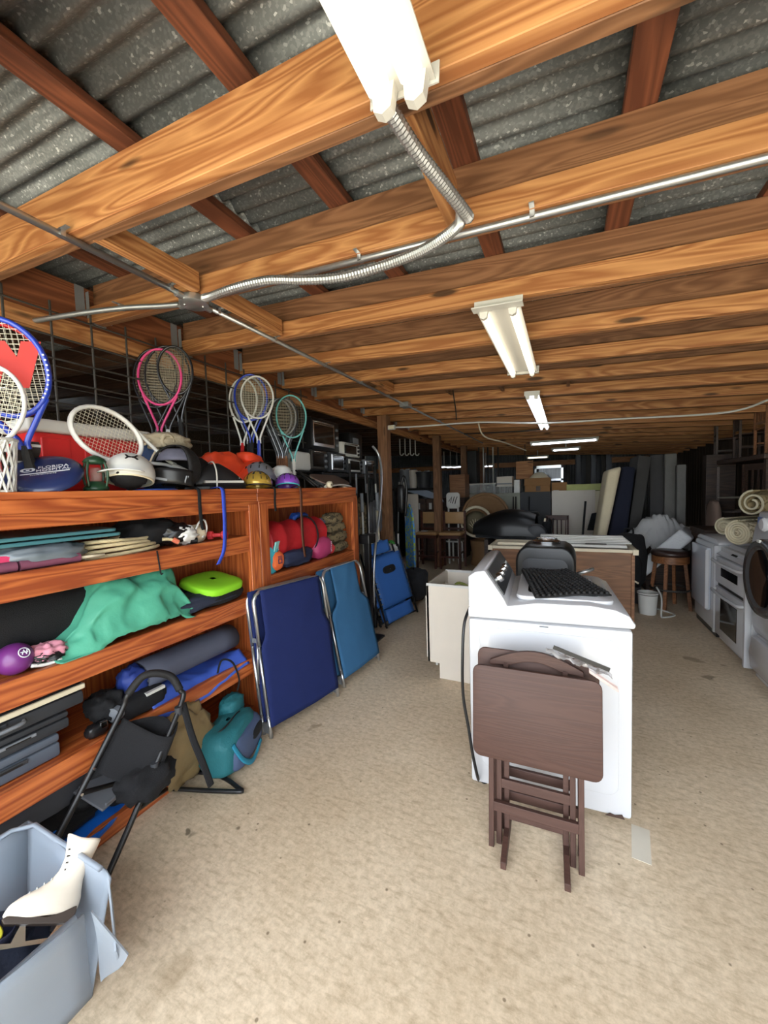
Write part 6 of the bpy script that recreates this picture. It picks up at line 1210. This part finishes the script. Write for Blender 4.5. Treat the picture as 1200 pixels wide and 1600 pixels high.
slat_chair('mahogany slat-back chair before the off-white panel', -.17, 8.3, 0, WBAR, 1.02)
fc = T('folding_chair', 'black folding chair frame with pale rails before the rear panels', 'folding chair', (-.45, 6.6, 0))
for k, (x, m_) in enumerate(((0, CREAM), (.06, BLK), (.12, BLK))): MB().tube([(x, 0, 0), (x+.14, .1, 1.05)], .016, 6).build('frame_tube', m_, fc, smooth=True)
MB().b2((.1, .02, .7), (.22, .1, 1.0)).build('folded_seat', BLKF, fc, bevel=.02)
f2 = T('folding_chair', 'black folded chair leaning on the off-white panel', 'folding chair', (.33, 8.2, 0)); MB().tube([(-.1, .0, 0), (.0, .15, 1.25)], .02, 8).build('pole', BLK, f2, smooth=True); MB().prism([(.02, .7), (.2, .7), (.24, 1.05), (.1, 1.02)], .05, .1, 'xz').build('seat', BLKF, f2, bevel=.01); MB().tube([(.2, .1, 0), (.26, .12, 1.1)], .016, 6).build('frame_tube', STEEL, f2)
sv = T('bar_stool', 'black swivel stool with round seat behind the cargo box', 'stool', (-.72, 7.9, 0)); MB().lathe([(.24, 1.0), (.27, 1.03), (.24, 1.08), (0, 1.09)], 20).build('seat', BLK, sv, smooth=True); MB().cyl((0, 0, .02), (0, 0, 1.0), .03, 10).build('column', STEEL, sv); MB().lathe([(.24, 0), (.22, .03), (.04, .05)], 18).build('base', BLK, sv)
# ================================================================== mattresses and boards leaning at right
def lean(name, label, cat, pts, y, th, m, bevel=.03):
    """four pixel corners of the near face at depth y: bl, br, tr, tl"""
    P = [pY(px, py, y) for px, py in pts]; z = min(P[0].z, P[1].z)
    d0 = (P[0]-P[3]).normalized(); d1 = (P[1]-P[2]).normalized(); P[0] = P[0]+d0*((P[0].z-.02)/-d0.z); P[1] = P[1]+d1*((P[1].z-.02)/-d1.z)
    o = MB().prism([(p.x-P[0].x, p.z) for p in P], 0, th, 'xz').build(name, m, bevel=bevel, seg=3, smooth=True); o.location = (P[0].x, y, 0); return tag(o, label, cat)
MATT = mat('cream_mattress', (222, 208, 176), .9, var=.05, bump=.3, bscale=50); DBL = mat('dark_navy_velour', (26, 30, 48), .9); 
lean('cream_mattress', 'cream mattress edge leaning upright at the centre right', 'mattress', ((934, 832), (950, 832), (972, 728), (950, 734)), 6.9, .9, MATT, .05)
lean('navy_mattress', 'dark navy mattress beside the cream one', 'mattress', ((952, 832), (980, 832), (994, 730), (973, 728)), 7.0, 1.0, DBL, .04)
lean('framed_board', 'dark board with thin pale frame leaning right of the mattresses', 'board', ((982, 828), (1000, 828), (1018, 714), (998, 711)), 7.3, .9, mat('dark_grey_panel', (62, 60, 58), .7), .006)
for k, (a, b, t_, m_, lab) in enumerate(((1016, 1038, 711, mat('mid_grey_panel', (92, 90, 90), .8), 'grey padded panel, first in the row along the right'), (1039, 1057, 709, mat('light_grey_panel', (128, 126, 122), .9, bump=.3), 'speckled light grey panel, second in the row along the right'), (1058, 1072, 726, mat('light_grey_panel', (0, 0, 0)), 'shorter speckled panel, third in the row along the right'))):
    slab('office_divider', lab, 'panel', a, t_, b, 800, 8.1-.25*k, .12, m_, .02, 0)
tag(MB().b2((1.86, 7.2, 0), (2.2, 7.35, 1.95)).build('door_slab', WALN, bevel=.004), 'dark brown plank standing after the speckled panels', 'plank')
# ================================================================== stacked dark furniture along the right wall
tb2 = T('dining_table', 'dark dining table stored high along the right wall', 'table', (2.3, 5.7, 0)); MB().b2((-.32, 0, 1.8), (.42, 2.1, 1.86)).build('top', WALN, tb2, bevel=.01)
for x in (-.28, .36):
    for y in (.06, 2.0): MB().b2((x, y, 0), (x+.06, y+.06, 1.8)).build('leg', WALN, tb2)
MB().b2((-.3, .05, .9), (.4, 2.05, .93)).build('lower_shelf', WALN, tb2)
PALE = mat('pale_grey_seat', (134, 128, 114), .7)
slat_chair('spindle-back chair on the stored table, farthest from camera', 2.2, 7.55, 1.4, WALN, .72, None, 'chairs stacked at right', 6, z=1.862)
slat_chair('spindle-back chair in the middle of the stored table', 2.25, 6.9, 1.5, WALN, .72, None, 'chairs stacked at right', 7, z=1.862)
slat_chair('spindle-back chair on the stored table, nearest to camera', 2.25, 6.2, 1.6, WO, .72, None, 'chairs stacked at right', 7, z=1.862)
slat_chair('dark chair with pale seat under the stored table, far end', 2.2, 7.3, 1.3, WALN, .88, PALE, 'chairs stacked at right', 4, z=.932)
slat_chair('dark chair with pale seat under the stored table, near end', 2.25, 6.3, 1.9, WALN, .88, PALE, 'chairs stacked at right', 4, z=.932)
ar = T('armchair', 'pink-beige upholstered chair back among the stacked furniture', 'chair', (1.9, 7.0, .55)); MB().blob((0, 0, .42), (.06, .2, .33), .05, 2, 3, 16, 3).build('backrest', mat('pink_beige_cloth', (150, 126, 112), .9), ar, smooth=True)
MB().b2((-.02, -.2, .02), (.4, .2, .14)).build('seat', mat('pink_beige_cloth', (0, 0, 0)), ar, bevel=.03)
for x in (0, .36):
    for y in (-.18, .15): MB().b2((x, y, -.55), (x+.03, y+.03, .03)).build('leg', WALN, ar)
lg = T('wooden_log', 'rough brown driftwood piece resting on the chairs by the right wall', 'driftwood', (2.2, 6.3, 2.55-.25)); lg.rotation_euler = (0, 0, 1.3)
for lab, c, d, m_ in (('tarp-covered dark crate behind the bar stool', (1.76, 6.3, 0), (.45, .6, .72), WALN), ('dark carton stacked under the rolled rugs', (1.45, 5.62, 0), (.5, .55, 1.0), WALN), ('dark crate behind the double oven', (2.12, 4.0, 0), (.6, 1.4, 1.18), WALN)):
    t = T('storage_crate', lab, 'crate', c); MB().b2((0, 0, 0), d).build('body', m_, t, bevel=.01); MB().b2((-.01, -.01, d[2]-.06), (d[0]+.01, d[1]+.01, d[2]+.005)).build('lid', m_, t, bevel=.006)
wx = T('carved_plank', 'gnarled brown plank fixed under the joists at right', 'plank', (2.3, 5.5, zc(2.3)-.11)); wx.rotation_euler = (0, 0, 1.2)
MB().blob((.3, 0, .05), (.34, .06, .06), .25, 3, 9, 16, 3).build('plank', WK, wx, smooth=True); MB().cyl((.1, 0, .05), (.1, 0, .12), .02, 8).build('peg', WALN, wx)
bpy.data.objects.remove(lg)
